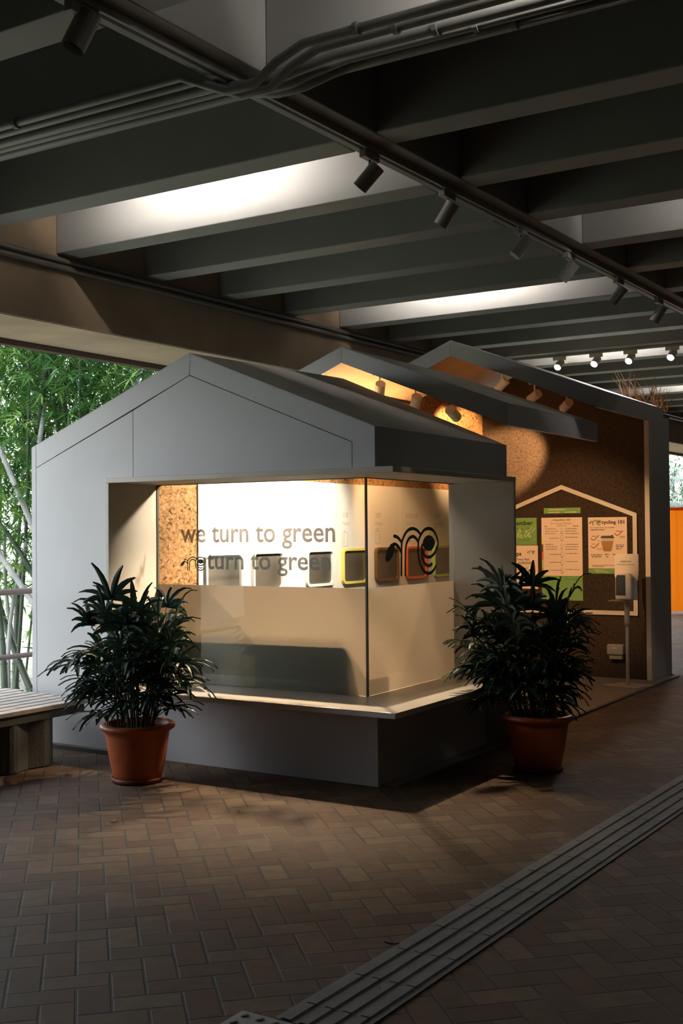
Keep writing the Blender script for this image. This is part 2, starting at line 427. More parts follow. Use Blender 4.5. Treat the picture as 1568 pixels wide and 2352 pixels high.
def stroke(mb, pts, w, pl):
    P = [Vector(p) for p in pts]
    # smooth
    Q = []
    for i in range(len(P) - 1):
        p0 = P[max(i - 1, 0)]; p1 = P[i]; p2 = P[i + 1]; p3 = P[min(i + 2, len(P) - 1)]
        for k in range(5):
            t = k / 5
            Q.append(0.5 * ((2 * p1) + (p2 - p0) * t + (2 * p0 - 5 * p1 + 4 * p2 - p3) * t * t + (3 * p1 - p0 - 3 * p2 + p3) * t ** 3))
    Q.append(P[-1])
    n0 = len(mb.v)
    for i, q in enumerate(Q):
        d = (Q[min(i + 1, len(Q) - 1)] - Q[max(i - 1, 0)]).normalized(); n = Vector((-d.y, d.x)) * w / 2
        mb.v += [tuple(pl(*(q + n))), tuple(pl(*(q - n)))]
    for i in range(len(Q) - 1):
        a = n0 + 2 * i; mb.f.append((a, a + 1, a + 3, a + 2))
    for e, s_ in ((0, -1), (len(Q) - 1, 1)):
        d = (Q[1] - Q[0]).normalized() if e == 0 else (Q[-1] - Q[-2]).normalized()
        a0 = math.atan2(d.y, d.x); c = Q[e]; fan = []
        for k in range(7):
            t = a0 + (pi if s_ < 0 else 0) - pi / 2 + pi * k / 6
            fan.append(pl(c.x + cos(t) * w / 2, c.y + sin(t) * w / 2))
        mb.poly(fan)
LOGO_S = [
[(0.281, 0.031), (0.283, 0.15), (0.286, 0.24), (0.29, 0.295), (0.308, 0.336), (0.352, 0.383), (0.415, 0.419), (0.493, 0.431), (0.562, 0.42), (0.612, 0.398), (0.644, 0.372)],
[(0.157, 0.367), (0.205, 0.36), (0.256, 0.336), (0.293, 0.309)],
[(0.153, 0.3), (0.204, 0.29), (0.25, 0.263), (0.279, 0.222)],
[(0.352, 0.028), (0.355, 0.147), (0.36, 0.239), (0.376, 0.294), (0.419, 0.34), (0.489, 0.362), (0.551, 0.347), (0.593, 0.314)],
[(0.597, 0.3), (0.608, 0.337), (0.651, 0.379), (0.712, 0.417), (0.795, 0.431), (0.878, 0.417), (0.939, 0.373), (0.983, 0.303), (0.958, 0.252), (0.905, 0.205), (0.847, 0.18), (0.79, 0.173), (0.728, 0.185), (0.684, 0.214), (0.665, 0.262)],
[(0.597, 0.3), (0.592, 0.245), (0.6, 0.178), (0.63, 0.112), (0.695, 0.052), (0.781, 0.027), (0.869, 0.043), (0.938, 0.091)],
[(0.665, 0.281), (0.658, 0.224), (0.677, 0.158), (0.727, 0.114), (0.787, 0.094), (0.855, 0.109)]]
LOGO_L = [
[(0.017, 0.151), (0.0, 0.174), (0.014, 0.214), (0.047, 0.262), (0.098, 0.3), (0.148, 0.311), (0.176, 0.303), (0.164, 0.278), (0.161, 0.242), (0.137, 0.203), (0.095, 0.168), (0.054, 0.153)],
[(0.794, 0.373), (0.865, 0.36), (0.907, 0.33), (0.922, 0.303), (0.895, 0.258), (0.842, 0.23), (0.79, 0.227), (0.729, 0.242), (0.69, 0.271), (0.675, 0.286), (0.691, 0.328), (0.732, 0.36)]]
def logo(pl, x, y, w, mat, parent, name='logo', sw=0.034):
    mb = MB(); f = lambda a, b: pl(x + a * w, y + b * w)
    for s in LOGO_S: stroke(mb, s, sw, f)
    for l in LOGO_L: mb.poly([f(*p) for p in l])
    return mb.build(name, mat, parent)
def on_v(v):   # plane facing the camera side, x = u, y = z
    return lambda x, y: (x, v, y)
def on_u(u):
    return lambda x, y: (u, x, y)

# ================================================================== STRUCTURE: ground, ceiling, girders
fl = MB(); fl.poly([K(*G2(-4.45, -14)), K(*G2(9, -14)), K(*G2(9, 30)), K(*G2(-4.45, 30))])
tag(fl.build('floor', M_FLOOR, None, 'W', base=(0, 0, 0)), kind='structure')
gd = MB(); gd.poly([(-80, -60, -0.35), (80, -60, -0.35), (80, 90, -0.35), (-80, 90, -0.35)])
tag(gd.build('ground', M_GROUND, None, 'W', base=(0, 0, -0.35)), kind='structure')
kb = MB(); a, b = G2(-4.5, -14), G2(-4.5, 30); c, d = G2(-4.3, 30), G2(-4.3, -14)
kb.prism([(a[0], a[1], -0.35), (b[0], b[1], -0.35), (c[0], c[1], -0.35), (d[0], d[1], -0.35)], (0, 0, 0.37))
tag(kb.build('kerb', M_CONC), kind='structure')

ZB, ZT = 3.8, 4.33
def gbox(s0, t0, s1, t1, z0, z1):
    p = [G2(s0, t0), G2(s1, t0), G2(s1, t1), G2(s0, t1)]
    return MB().prism([(q[0], q[1], z0) for q in p], (0, 0, z1 - z0))
tag(gbox(-4.45, -14, 9, 30, ZT, ZT + 0.2).build('ceiling', M_CEILD), kind='structure')
def beam(k, s0, s1):                         # runs along u, 235 mm wide
    u0, v0 = G2(s0, k); u1, _ = G2(s1, k)
    o = MB().box((u0, v0, ZB), (u1, v0 + 0.22, ZT)).build('ceiling_beam', M_CEIL, bevel=0.008)
    return tag(o, kind='structure')
for k in range(-8, 26):
    beam(k, -3.5, -0.26); beam(k, 0.0, 4.2)
for k in range(-8, 26): beam(k, 4.46, 9)
tag(gbox(-0.26, -14, 0.0, 30, ZB - 0.002, ZT).build('ceiling_girder', M_CEIL, bevel=0.008), kind='structure')
tag(gbox(4.2, -14, 4.46, 30, ZB - 0.002, ZT).build('ceiling_girder', M_CEIL), kind='structure')
tag(gbox(-4.36, -14, -3.5, 30, 3.255, ZT).build('edge_girder', M_GIRD), kind='structure')
tag(gbox(-4.34, -14, -3.52, 30, 3.250, 3.2548).build('edge_soffit', M_SOFF), kind='structure')
tag(gbox(-4.45, -14, -4.36, 30, 3.205, ZT + 0.2).build('edge_drip', M_DRIP), kind='structure')
# enclosing walls out of frame: the hall behind and to the right of the viewer
tag(gbox(9, -14, 9.2, 30, 0, ZT).build('wall_right', M_OUTER), kind='structure')
tag(gbox(-4.45, -14.2, 9.2, -14, 0, ZT).build('wall_back', M_OUTER), kind='structure')
tag(gbox(-2.0, 30, 9.2, 30.2, 0, ZT).build('wall_far', M_OUTER), kind='structure')

tag(gbox(-4.36, -14, -4.26, -2.5, 0, 3.255).build('added_wall_left', M_OUTER), kind='structure')  # unseen wall added to narrow the daylight from the open side
# coffer lamps (troffers high between the beams)
def coffer(bay, k, long=1.5, e=95):
    sc_ = -1.95 if bay == 'L' else 2.1
    u, v = G2(sc_, k - 0.50)
    t = thing('ceiling_light', (u, v, ZT - 0.06), COF.pop(0), 'ceiling light')
    t['group'] = 'fluorescent lamps in the coffers'
    MB().box((u - long / 2, v - 0.05, ZT - 0.06), (u + long / 2, v + 0.05, ZT - 0.001)).build('housing', M_SPOT, t)
    MB().prism([(u - long / 2, v - 0.065, ZT - 0.001), (u - long / 2, v - 0.065, ZT - 0.146), (u - long / 2, v + 0.055, ZT - 0.146), (u - long / 2, v + 0.055, ZT - 0.140), (u - long / 2, v - 0.059, ZT - 0.140), (u - long / 2, v - 0.059, ZT - 0.001)], (long, 0, 0)).build('added_light_shield', M_SPOT, t)  # unseen plate added to keep tube light off the floor
    MB().tube([(u - long / 2 + 0.03, v, ZT - 0.085), (u + long / 2 - 0.03, v, ZT - 0.085)], 0.02, 10).build('tube', M_TUBE if bay == 'L' else M_TUBER, t)
COF = ['white tube lamp hidden in the brightest coffer above the front gable'] + \
      ['white tube lamp in the lit coffer over the kiosk roofs'] + \
      ['white tube lamp in the far lit coffer behind the kiosk'] + \
      ['white tube lamp in the lit coffer at the top of the view'] + \
      ['white tube lamp in the lit coffer right of the central girder'] + \
      ['white tube lamp in the right bay beyond the lit spotlights', 'white tube lamp in the farthest left-bay coffer', 'white tube lamp in the farthest right-bay coffer']
for b_, k_ in (('L', 1), ('L', 5), ('L', 9), ('R', -1), ('R', 3), ('R', 7), ('L', 13), ('R', 11)):
    coffer(b_, k_)

# ================================================================== conduits
def pipe(path, r, label, mat=M_PIPE, grp='conduits under the ceiling beams', clips=()):
    t = thing('conduit', path[0], label, 'pipe', group=grp)
    MB().tube(path, r, 10).build('tube', mat, t, smooth=True)
    for c in clips:
        MB().tube([(c[0] - 0.012, c[1], c[2]), (c[0] + 0.012, c[1], c[2])], r * 1.45, 10).build('clip', mat, t)
    return t
vs = [-2.03, -1.95, -1.86, -1.78, -1.71]
lab = ['topmost painted conduit crossing the upper frame with a bend at the girder', 'second painted conduit from the top, bending under the girder',
       'middle painted conduit of the bundle under the beam', 'fourth painted conduit of the bundle, just above the lowest', 'lowest painted conduit of the bundle under the beam']
for i, v in enumerate(vs):
    r = 0.021 if i != 2 else 0.026
    z = ZB - r - 0.002
    jog = 0.10 if i in (0, 1) else (0.05 if i == 2 else 0.06)
    du = 0.03 * i
    vv = -0.05 if i < 2 else 0.03
    p = [(-3.1, v, z), (-0.2, v, z), (0.12 + du, v, z), (0.24 + du, v - vv * 0.6, z - jog * 0.5), (0.36 + du, v - vv, z - jog), (0.52 + du, v - vv, z - jog),
         (0.66 + du, v - vv * 0.4, z - jog * 0.4), (0.82 + du, v, z), (1.3, v, z), (4.4, v, z)]
    pipe(p, r, lab[i], clips=[(-1.0 - .3 * i, v, z), (1.1 + .15 * i, v, z), (2.2, v, z)])
for i, (dz, ds) in enumerate(((0.0, -3.455), (-0.055, -3.455))):
    p = [G2(ds, t) + (3.745 + dz,) for t in (-6, 2, 10, 26)]
    pipe(p, 0.022, ['upper black pipe running along the brown edge girder', 'lower black pipe running along the brown edge girder'][i], M_PIPEB, 'black pipes on the edge girder')

# ================================================================== track and spotlights of the central girder
t = thing('light_track', G2(-0.10, 4) + (ZB - 0.035,), 'long grey light track fixed under the central ceiling girder', 'light track')
gbox(-0.17, -7, -0.105, 24, ZB - 0.04, ZB - 0.004).build('rail', M_TRACK, t)
gbox(-0.148, -7, -0.128, 24, ZB - 0.0415, ZB - 0.0400).build('slot', M_SLOT, t)
def spot(name, at, d, label, r=0.042, ln=0.15, drop=0.10, shell=None, group=None, power=0, color=(1, 0.6, 0.3), angle=70, lens=None, hold=0.16, mount_dir='v'):
    shell = shell or M_SPOT
    d = Vector(d).normalized(); at = Vector(at)
    t = thing(name, tuple(at), label, 'spotlight', group=group)
    h = hold / 2
    if mount_dir == 'v': MB().box((at.x - 0.022, at.y - h, at.z - 0.045), (at.x + 0.022, at.y + h, at.z)).build('mount', shell, t, bevel=0.004)
    else: MB().box((at.x - h, at.y - 0.022, at.z - 0.045), (at.x + h, at.y + 0.022, at.z)).build('mount', shell, t, bevel=0.004)
    c = at + Vector((0, 0, -0.045 - drop))
    MB().tube([at + Vector((0, 0, -0.04)), c + Vector((0, 0, 0.01))], 0.008, 8).build('arm', shell, t)
    a = c - d * ln * 0.45; b = c + d * ln * 0.55
    sh = MB(); sh.tube([a, a + d * 0.006, b], lambda x: r, 20, cap=False)
    n = len(sh.v); sh.f.append(tuple(range(19, -1, -1)))
    sh.tube([b, b - d * 0.03], r * 0.92, 20, cap=False)
    head = sh.build('head', shell, t, smooth=False)
    MB().tube([b - d * 0.030, b - d * 0.025], r * 0.9, 20).build('lens', lens or M_DARK, head)
    if power:
        lamp('light', 'SPOT', b + d * 0.005, power, color, t, b + d, r * 0.7, angle, 0.6)
    return t
CT = [-2.05, 0.16, 1.09, 2.19, 3.08, 4.18, 5.25, 6.4, 7.6]
LB = ['unlit spotlight at the top left corner of the ceiling', 'unlit spotlight in front of the brightest coffer, cylinder pointing down-left',
      'second unlit spotlight along the central track after the bright coffer', 'third unlit spotlight along the central track, turned to show its rim',
      'fourth unlit spotlight along the track, before the second lit coffer', 'fifth unlit spotlight along the track, against the second lit coffer',
      'sixth unlit spotlight along the track, near the right edge', 'unlit spotlight on the central track beyond the right edge of the photo', 'farthest unlit spotlight on the central track']
DD = [(-0.3, -0.3, -0.9), (-0.62, -0.2, -0.7), (-0.55, 0.0, -0.75), (0.5, 0.3, 0.7), (-0.6, -0.1, -0.7), (-0.6, 0, -0.7), (-0.5, -.1, -0.8), (-0.5, -.1, -0.8), (-0.5, -.1, -0.8)]
for i, k in enumerate(CT[:7]):
    u, v = G2(-0.14, k)
    spot('track_spotlight', (u, v, ZB - 0.04), DD[i], LB[i], r=0.045 if i else 0.05, ln=0.16, drop=0.09 if i else 0.05, group='unlit spotlights on the central girder track')

# lit row at the back
t = thing('light_track', (-0.9, 7.37, ZB - 0.03), 'short track carrying the four lit spotlights behind the kiosk', 'light track')
MB().box((-2.4, 7.35, ZB - 0.03), (0.30, 7.39, ZB - 0.003)).build('rail', M_TRACK, t)
for i, u in enumerate((-1.592, -1.12, -0.69, -0.185)):
    spot('track_spotlight', (u, 7.37, ZB - 0.03), (-0.10, -0.75, -0.62), ['leftmost of the four lit spotlights above the back roof', 'second from left of the four lit spotlights', 'third from left of the four lit spotlights', 'rightmost of the four lit spotlights'][i],
         r=0.045, ln=0.13, drop=0.05, shell=M_SPOTW, group='lit spotlights behind the kiosk', power=130, color=(1.0, 0.93, 0.86), angle=75, lens=M_EMW, mount_dir='u')

# ================================================================== KIOSK front house
kiosk = thing('recycling_kiosk', (-1.5, 1.0, 0), 'pale grey gabled kiosk with a lit corner window', 'kiosk')
def panel(name, pts, v0, th, mat=M_LAM, par=kiosk, d=0.0025, bevel=0.0):
    q = inset(pts, d) if d else pts
    return MB().prism([(p[0], v0, p[1]) for p in q], (0, th, 0)).build(name, mat, par, bevel=bevel)
panel('facade_panel', [(-3.054, 0.0), (-3.004, 0.0), (-3.004, 2.286), (-3.054, 2.268)], 0, 0.03)
panel('facade_panel', [(-3.004, 2.112), (-1.494, 2.706), (-1.484, 2.858), (-3.004, 2.283)], 0, 0.03)
panel('facade_panel', [(-1.494, 2.706), (-0.17, 2.176), (-0.17, 2.0), (0.0, 2.0), (0.0, 2.268), (-1.484, 2.858)], 0, 0.03)
panel('facade_panel', [(-3.004, 0.0), (-2.09, 0.0), (-2.09, 1.99), (-2.018, 1.99), (-2.018, 2.492), (-3.004, 2.112)], 0, 0.03)
panel('facade_panel', [(-2.018, 1.985), (-0.17, 1.985), (-0.17, 2.176), (-1.494, 2.706), (-2.018, 2.492)], 0, 0.03)
panel('backing', [(-3.05, 0.01), (-2.1, 0.01), (-2.1, 1.99), (-0.02, 1.99), (-0.02, 2.25), (-1.484, 2.83), (-3.05, 2.25)], 0.031, 0.03, M_EDGE, d=0.0)
# side fascia above the frame, roof sheet, back edge
MB().box((-0.03, 0.031, 1.99), (0.0, 2.05, 2.266)).build('eave_fascia', M_LAM, kiosk)
rf = MB()
A = [(-3.054, 0.0), (-1.484, 0.0), (0.0, 0.0)]
def roofslab(uL, zL, uP, zP, uR, zR, v0, v1, th, dzb=0.0, zPm=None):
    mb = MB(); n = 6
    rows = []
    for i in range(n + 1):
        f = i / n; v = v0 + (v1 - v0) * f; zp = zP + dzb * f
        rows.append([(uL, v, zL), (uP, v, zp), (uR, v, zR), (uR, v, zR - th), (uP, v, zp - th), (uL, v, zL - th)])
    for r_ in rows: mb.v += r_
    for i in range(n):
        for k in range(6):
            a_ = i * 6 + k; b_ = i * 6 + (k + 1) % 6; mb.f.append((a_, b_, b_ + 6, a_ + 6))
    mb.f.append((0, 1, 4, 5)); mb.f.append((1, 2, 3, 4)); e = n * 6; mb.f.append((e + 5, e + 4, e + 1, e)); mb.f.append((e + 4, e + 3, e + 2, e + 1))
    return mb
roofslab(-3.05, 2.272, -1.495, 2.864, -0.002, 2.270, 0.002, 2.05, 0.06, 0.045).build('roof', M_ROOF, kiosk)
roofslab(-3.03, 2.20, -1.495, 2.792, -0.032, 2.20, 0.065, 2.045, 0.012, 0.045).build('ceiling_lining', M_PLY, kiosk)
MB().box((-3.054, 0.03, 0), (-3.02, 6.3, 2.21)).build('side_wall', M_LAM, kiosk)
# base below the shelf
MB().box((-2.09, 0.0, 0.0), (0.0, 0.04, 0.468)).build('base_panel', M_LAM, kiosk)
MB().box((-0.04, 0.04, 0.0), (0.0, 1.63, 0.468)).build('base_panel', M_LAM, kiosk)
# frame: head, shelf, two cheeks
def lshape(z0, z1):
    return MB().prism([(-2.105, -0.2, z0), (0.24, -0.2, z0), (0.24, 1.667, z0), (-0.30, 1.667, z0), (-0.30, 0.36, z0), (-2.105, 0.36, z0)], (0, 0, z1 - z0))
lshape(1.963, 1.999).build('frame_head', M_FRAME, kiosk, bevel=0.003)
lshape(0.470, 0.506).build('shelf', M_SHELF, kiosk, bevel=0.003)
MB().box((-2.105, -0.198, 0.5065), (-2.073, 0.36, 1.9625)).build('frame_cheek', M_FRAME, kiosk, bevel=0.002)
MB().box((-0.30, 1.632, 0.0), (0.238, 1.665, 1.9625)).build('frame_cheek', M_LAM, kiosk, bevel=0.002)
# windows (glass boxes with film)
wf = MB().box((-2.072, 0.319, 0.507), (-0.2655, 0.327, 1.962)).build('window_1', M_GLASS)
tag(wf, 'clear front pane of the kiosk carrying the two lines of lettering', kind='structure')
wr_ = MB().box((-0.263, 0.327, 0.507), (-0.255, 1.630, 1.962)).build('window_2', M_GLASS)
tag(wr_, 'clear side pane of the kiosk carrying the big leaf logo', kind='structure')
MB().box((-2.070, 0.328, 0.509), (-0.2655, 0.3295, 1.224)).build('frosted_film', M_FROST, wf)
MB().box((-0.2655, 0.330, 0.509), (-0.264, 1.630, 1.224)).build('frosted_film', M_FROST, wr_)
M_SEAL = surf('edge_seal', (0.10, 0.095, 0.085), 0.4)
MB().box((-0.267, 0.316, 0.507), (-0.2535, 0.330, 1.962)).build('corner_seal', M_SEAL, wf)
MB().box((-2.074, 0.314, 0.507), (-2.064, 0.332, 1.962)).build('edge_channel', M_SEAL, wf)
MB().box((-2.064, 0.316, 1.958), (-0.267, 0.330, 1.9628)).build('head_channel', M_SEAL, wf)
MB().box((-0.266, 0.330, 1.958), (-0.253, 1.630, 1.9628)).build('head_channel', M_SEAL, wr_)
PL1 = on_v(0.3175); PL2 = on_u(-0.2535)
text('lettering', 'we turn to green', PL1, -1.845, 1.487, w=1.344, h=0.165, mat=M_LETT, parent=wf, bold=0.012)
text('lettering', 'turn to green', PL1, -1.605, 1.297, w=1.07, h=0.155, mat=M_LETT2, parent=wf, bold=0.014)
logo(PL1, -1.847, 1.325, 0.236, M_LOGO, wf)
logo(PL2, 0.563, 1.273, 0.809, M_LOGO, wr_, sw=0.030)
# papers stuck low behind the film
tag(MB().box((-1.512, 0.332, 0.515), (-1.182, 0.334, 0.738)).build('paper_sheet', M_PAPER), 'pale square paper stuck low behind the frosted front glass', 'paper sheet')
tag(MB().prism([(-1.72, 0.332, 0.515), (-1.56, 0.332, 0.515), (-1.53, 0.332, 0.61), (-1.70, 0.332, 0.60)], (0, 0.002, 0)).build('paper_sheet', M_PAPER), 'small slanting paper beside the left palm behind the frosted glass', 'paper sheet')
# counter behind the frosted glass
cn = thing('counter', (-1.2, 0.5, 0), 'dark boxy counter seen as a shadow through the frosted glass', 'counter')
MB().prism([(-1.90, 0.345, 0.012), (-0.40, 0.345, 0.012), (-0.40, 0.345, 0.80), (-0.46, 0.345, 0.875), (-1.90, 0.345, 0.86)], (0, 0.30, 0)).build('body', M_COUNT, cn, bevel=0.01)

# cork lining: return behind the glass, left wall, back wall
ck = MB()
ck.prism([(-2.065, 0.334, 0.01), (-1.93, 0.611, 0.01), (-1.93, 0.611, 2.60), (-2.065, 0.334, 2.60)], (-0.03, 0, 0))
ck.prism([(-1.93, 0.611, 0.01), (-1.93, 2.06, 0.01), (-1.93, 2.06, 2.60), (-1.93, 0.611, 2.60)], (-0.03, 0, 0))
ck.prism([(-1.93, 2.06, 0.01), (-1.93, 4.165, 0.01), (-1.93, 4.165, 2.90), (-1.93, 2.06, 2.90)], (-0.03, 0, 0))
ck.prism([(-1.93, 4.165, 0.01), (-1.93, 5.8, 0.01), (-1.93, 5.8, 3.23), (-1.93, 4.165, 3.23)], (-0.03, 0, 0))
o = tag(ck.build('cork_wall', M_CORK), 'speckled cork lining wall behind the recycling bins', 'wall panel', kind='structure')
bw = MB()
bw.prism([(-3.02, 5.8, 0.0), (-0.012, 5.8, 0.0), (-0.012, 5.8, 2.76), (-1.53, 5.8, 3.34), (-3.02, 5.8, 2.76)], (0, 0.1, 0))
o = tag(bw.build('cork_wall', M_CORKD), 'dark cork notice wall under the back gable', 'wall panel', kind='structure')
# jamb closing the right end of the notice wall
jb = thing('end_jamb', (0.0, 6.1, 0), 'pale upright jamb closing the right end of the notice wall', 'wall post')
MB().box((-0.052, 5.78, 0.0), (-0.001, 5.90, 2.765)).build('reveal', M_FRAME, jb)
MB().box((-0.05, 5.901, 0.0), (0.0, 6.314, 2.765)).build('face', M_LAM, jb)
MB().box((-0.05, 6.317, 0.0), (0.0, 6.53, 2.83)).build('face', M_LAM, jb)
# pad
pd = MB().box((-3.0, 0.06, 0.0005), (0.10, 6.3, 0.010)).build('floor_slab', M_PAD); tag(pd, kind='structure')
pe = MB().box((0.10, 1.67, 0.0005), (0.14, 6.33, 0.014)).build('floor_edge_strip', M_PADE); tag(pe, kind='structure')
pk = MB().box((-3.05, -0.06, 0.0), (-2.1, -0.002, 0.03)).build('wall_kerb', M_CONC); tag(pk, kind='structure')

# ================================================================== gabled canopies behind
def canopy(v0, v1, ze, zp, bt, be, label, litcol):
    t = thing('gabled_canopy', (-1.5, (v0 + v1) / 2, ze), label, 'canopy')
    P = -1.525
    e0 = ze; th = 0.03
    MB().prism([(P + 0.0, v0, zp), (0.0, v0, ze), (0.0, v0, ze - be), (P + 0.0, v0, zp - bt)], (0, th, 0)).build('fascia', M_LAM, t)
    MB().prism([(P - 0.004, v0, zp), (P - 0.004, v0, zp - bt), (-3.054, v0, ze - be), (-3.054, v0, ze)], (0, th, 0)).build('fascia', M_LAM, t)
    MB().box((-0.03, v0 + th, ze - be), (0.0, v1, ze)).build('eave_fascia', M_LAM, t)
    MB().box((-3.054, v0 + th, ze - be), (-3.024, v1, ze)).build('eave_fascia', M_LAM, t)
    roofslab(-3.05, ze + 0.004, P, zp + 0.006, -0.002, ze + 0.004, v0 + 0.002, v1, 0.05).build('roof', M_ROOF, t)
    roofslab(-3.02, ze - be + 0.09, P, zp - 0.075, -0.032, ze - be + 0.09, v0 + th + 0.002, v1 - 0.002, 0.012).build('ceiling_lining', M_PLY, t)
    return t
canopy(2.078, 4.165, 2.600, 3.182, 0.135, 0.17, 'middle gabled canopy with a bright honey-coloured ceiling', 1)
canopy(4.172, 6.314, 2.925, 3.524, 0.152, 0.17, 'tallest gabled canopy at the back, its roof lit white', 1)

# warm spotlights under the canopies and in the front house
WARM = (1.0, 0.56, 0.25)
def wspot(u, v, zc, z, d, label, power, ang=70, grp='warm spotlights under the canopies', r=0.045, ln=0.15, mount_dir='u'):
    return spot('track_spotlight', (u, v, zc), d, label, r=r, ln=ln, drop=max(0.03, zc - 0.045 - z), shell=M_SPOTW, group=grp, power=power, color=WARM, angle=ang, hold=0.12, mount_dir=mount_dir)
t = thing('light_track', (-1.1, 2.62, 2.9), 'honey-lit track under the middle canopy ceiling', 'light track')
def tr(p, q, par):
    p = Vector(p); q = Vector(q)
    MB().prism([p + Vector((0, -0.018, 0)), p + Vector((0, 0.018, 0)), p + Vector((0, 0.018, 0.03)), p + Vector((0, -0.018, 0.03))], q - p).build('rail', M_SPOTW, par)
def zc2(u): return 2.600 - 0.17 + 0.09 + (3.182 - 0.075 - (2.600 - 0.08)) * (-u / 1.525) - 0.012 if u > -1.525 else 3.09
def zc3(u): return 2.925 - 0.08 + (3.524 - 0.075 - 2.845) * (-u / 1.525) - 0.012
tr((-1.50, 2.62, zc2(-1.50) - 0.04), (-0.15, 2.62, zc2(-0.15) - 0.04), t)
for i, (u, dz, d, pw) in enumerate(((-1.46, 0.17, (-0.45, 0.6, -0.65), 60), (-1.10, 0.17, (-0.5, 0.55, -0.7), 90), (-0.74, 0.15, (-0.03, 0.92, -0.36), 330))):
    z = zc2(u) - 0.03
    wspot(u, 2.62, z, z - dz, d, ['leftmost warm spotlight under the middle canopy', 'middle warm spotlight under the middle canopy', 'lowest warm spotlight under the middle canopy'][i], pw, (60, 50, 42)[i])
t = thing('added_uplight', (-1.83, 3.1, 2.62), 'added warm strip, out of sight, brightening the middle canopy ceiling', 'added light')  # unseen uplight added to brighten the plywood ceiling
MB().box((-1.925, 2.3, 2.60), (-1.80, 3.9, 2.62)).build('ledge', M_PLY, t)  # ledge and lip are part of the added uplight
MB().box((-1.90, 2.32, 2.6205), (-1.885, 3.88, 2.630)).build('strip', emit('added_uplight_glow', (1.0, 0.62, 0.30), 130), t)
MB().box((-1.80, 2.3, 2.60), (-1.79, 3.9, 2.66)).build('lip', M_PLY, t)
t = thing('light_track', (-0.8, 4.75, 3.1), 'warm-lit track under the back canopy ceiling', 'light track')
tr((-1.45, 4.75, zc3(-1.45) - 0.04), (-0.15, 4.75, zc3(-0.15) - 0.04), t)
for i, (u, dz, d, pw) in enumerate(((-1.22, 0.17, (-0.71, 0.10, -0.55), 200), (-0.86, 0.17, (-1.05, 0.62, -0.42), 300), (-0.52, 0.15, (-1.08, 1.05, -0.46), 1000))):
    z = zc3(u) - 0.03
    wspot(u, 4.75, z, z - dz, d, ['leftmost warm spotlight under the back canopy', 'middle warm spotlight under the back canopy', 'rightmost warm spotlight under the back canopy'][i], pw, (56, 48, 33)[i])
t = thing('light_track', (-0.95, 1.2, 2.3), 'track under the front house ceiling above the bins', 'light track')
MB().box((-0.97, 0.45, 2.42), (-0.93, 2.0, 2.45)).build('rail', M_SPOTW, t)
for i, (v, pw) in enumerate(((0.75, 200), (1.35, 135), (1.9, 170))):
    spot('track_spotlight', (-0.95, v, 2.42), (-0.75, 0.12, -0.55), ['spotlight over the first bins inside the front house', 'middle spotlight inside the front house', 'innermost spotlight inside the front house'][i],
         shell=M_SPOTW, group='spotlights inside the front house', power=pw, color=(1.0, 0.83, 0.64), angle=92, drop=0.05)

for i, (u, v, tg, pw) in enumerate(((-1.45, 0.85, (-1.38, 0.34, 0.8), 250), (-0.75, 0.85, (-0.62, 0.36, 0.8), 250), (-0.62, 1.5, (-0.30, 1.0, 0.7), 30))):
    at = Vector((u, v, 2.42)); dd = Vector(tg) - Vector((u, v, 2.3))
    spot('track_spotlight', at, dd, ['spotlight washing the left half of the frosted front glass', 'spotlight washing the corner of the frosted glass', 'spotlight washing the frosted side glass'][i],
         shell=M_SPOTW, group='spotlights washing the frosted glass', power=pw, color=(1.0, 0.73, 0.50), angle=85, drop=0.05)
t = thing('light_track', (-1.0, 1.05, 2.42), 'second short track under the front house ceiling near the glass', 'light track')
MB().box((-1.7, 0.83, 2.42), (-0.5, 0.87, 2.445)).build('rail', M_SPOTW, t)

# ================================================================== recycling bins
BW = [('blank', 0.612, 1.198, None, None), ('ewaste', 1.198, 1.795, None, None), ('papers', 1.99, 2.585, '紙張', 'Papers'), ('metals', 2.585, 3.19, '金屬', 'Metals'),
      ('plastics', 3.19, 3.80, '塑膠', 'Plastics'), ('cartons', 3.80, 4.405, '紙包飲品盒', 'Tetra Paks'), ('glass', 4.405, 5.02, '玻璃樽', 'Glass Bottles')]
BLAB = {'blank': 'white bin panel at the left end beside the cork, wide white-rimmed flap', 'ewaste': 'white bin panel with small grey instructions above its flap',
        'papers': 'white bin panel marked Papers with a pale blue flap rim', 'metals': 'white bin panel marked Metals with a yellow flap rim',
        'plastics': 'white bin panel marked Plastics with a brown flap rim', 'cartons': 'white bin panel with an orange-red flap rim', 'glass': 'white bin panel with a light green flap rim, farthest right'}
def rrect(x0, y0, x1, y1, r, n=5):
    P = []
    for cx_, cy_, a0 in ((x1 - r, y0 + r, -90), (x1 - r, y1 - r, 0), (x0 + r, y1 - r, 90), (x0 + r, y0 + r, 180)):
        for k in range(n + 1):
            a_ = R(a0 + 90 * k / n); P.append((cx_ + r * cos(a_), cy_ + r * sin(a_)))
    return P
def ring(mb, o_, i_, f0, f1):     # ring between outlines o_ and i_ of equal count, front map f0, back map f1
    n = len(o_); b0 = len(mb.v)
    mb.v += [tuple(f0(*p)) for p in o_] + [tuple(f0(*p)) for p in i_] + [tuple(f1(*p)) for p in o_] + [tuple(f1(*p)) for p in i_]
    for k in range(n):
        j = (k + 1) % n
        mb.f += [(b0 + k, b0 + j, b0 + n + j, b0 + n + k), (b0 + k, b0 + 2 * n + k, b0 + 2 * n + j, b0 + j), (b0 + n + k, b0 + n + j, b0 + 3 * n + j, b0 + 3 * n + k)]
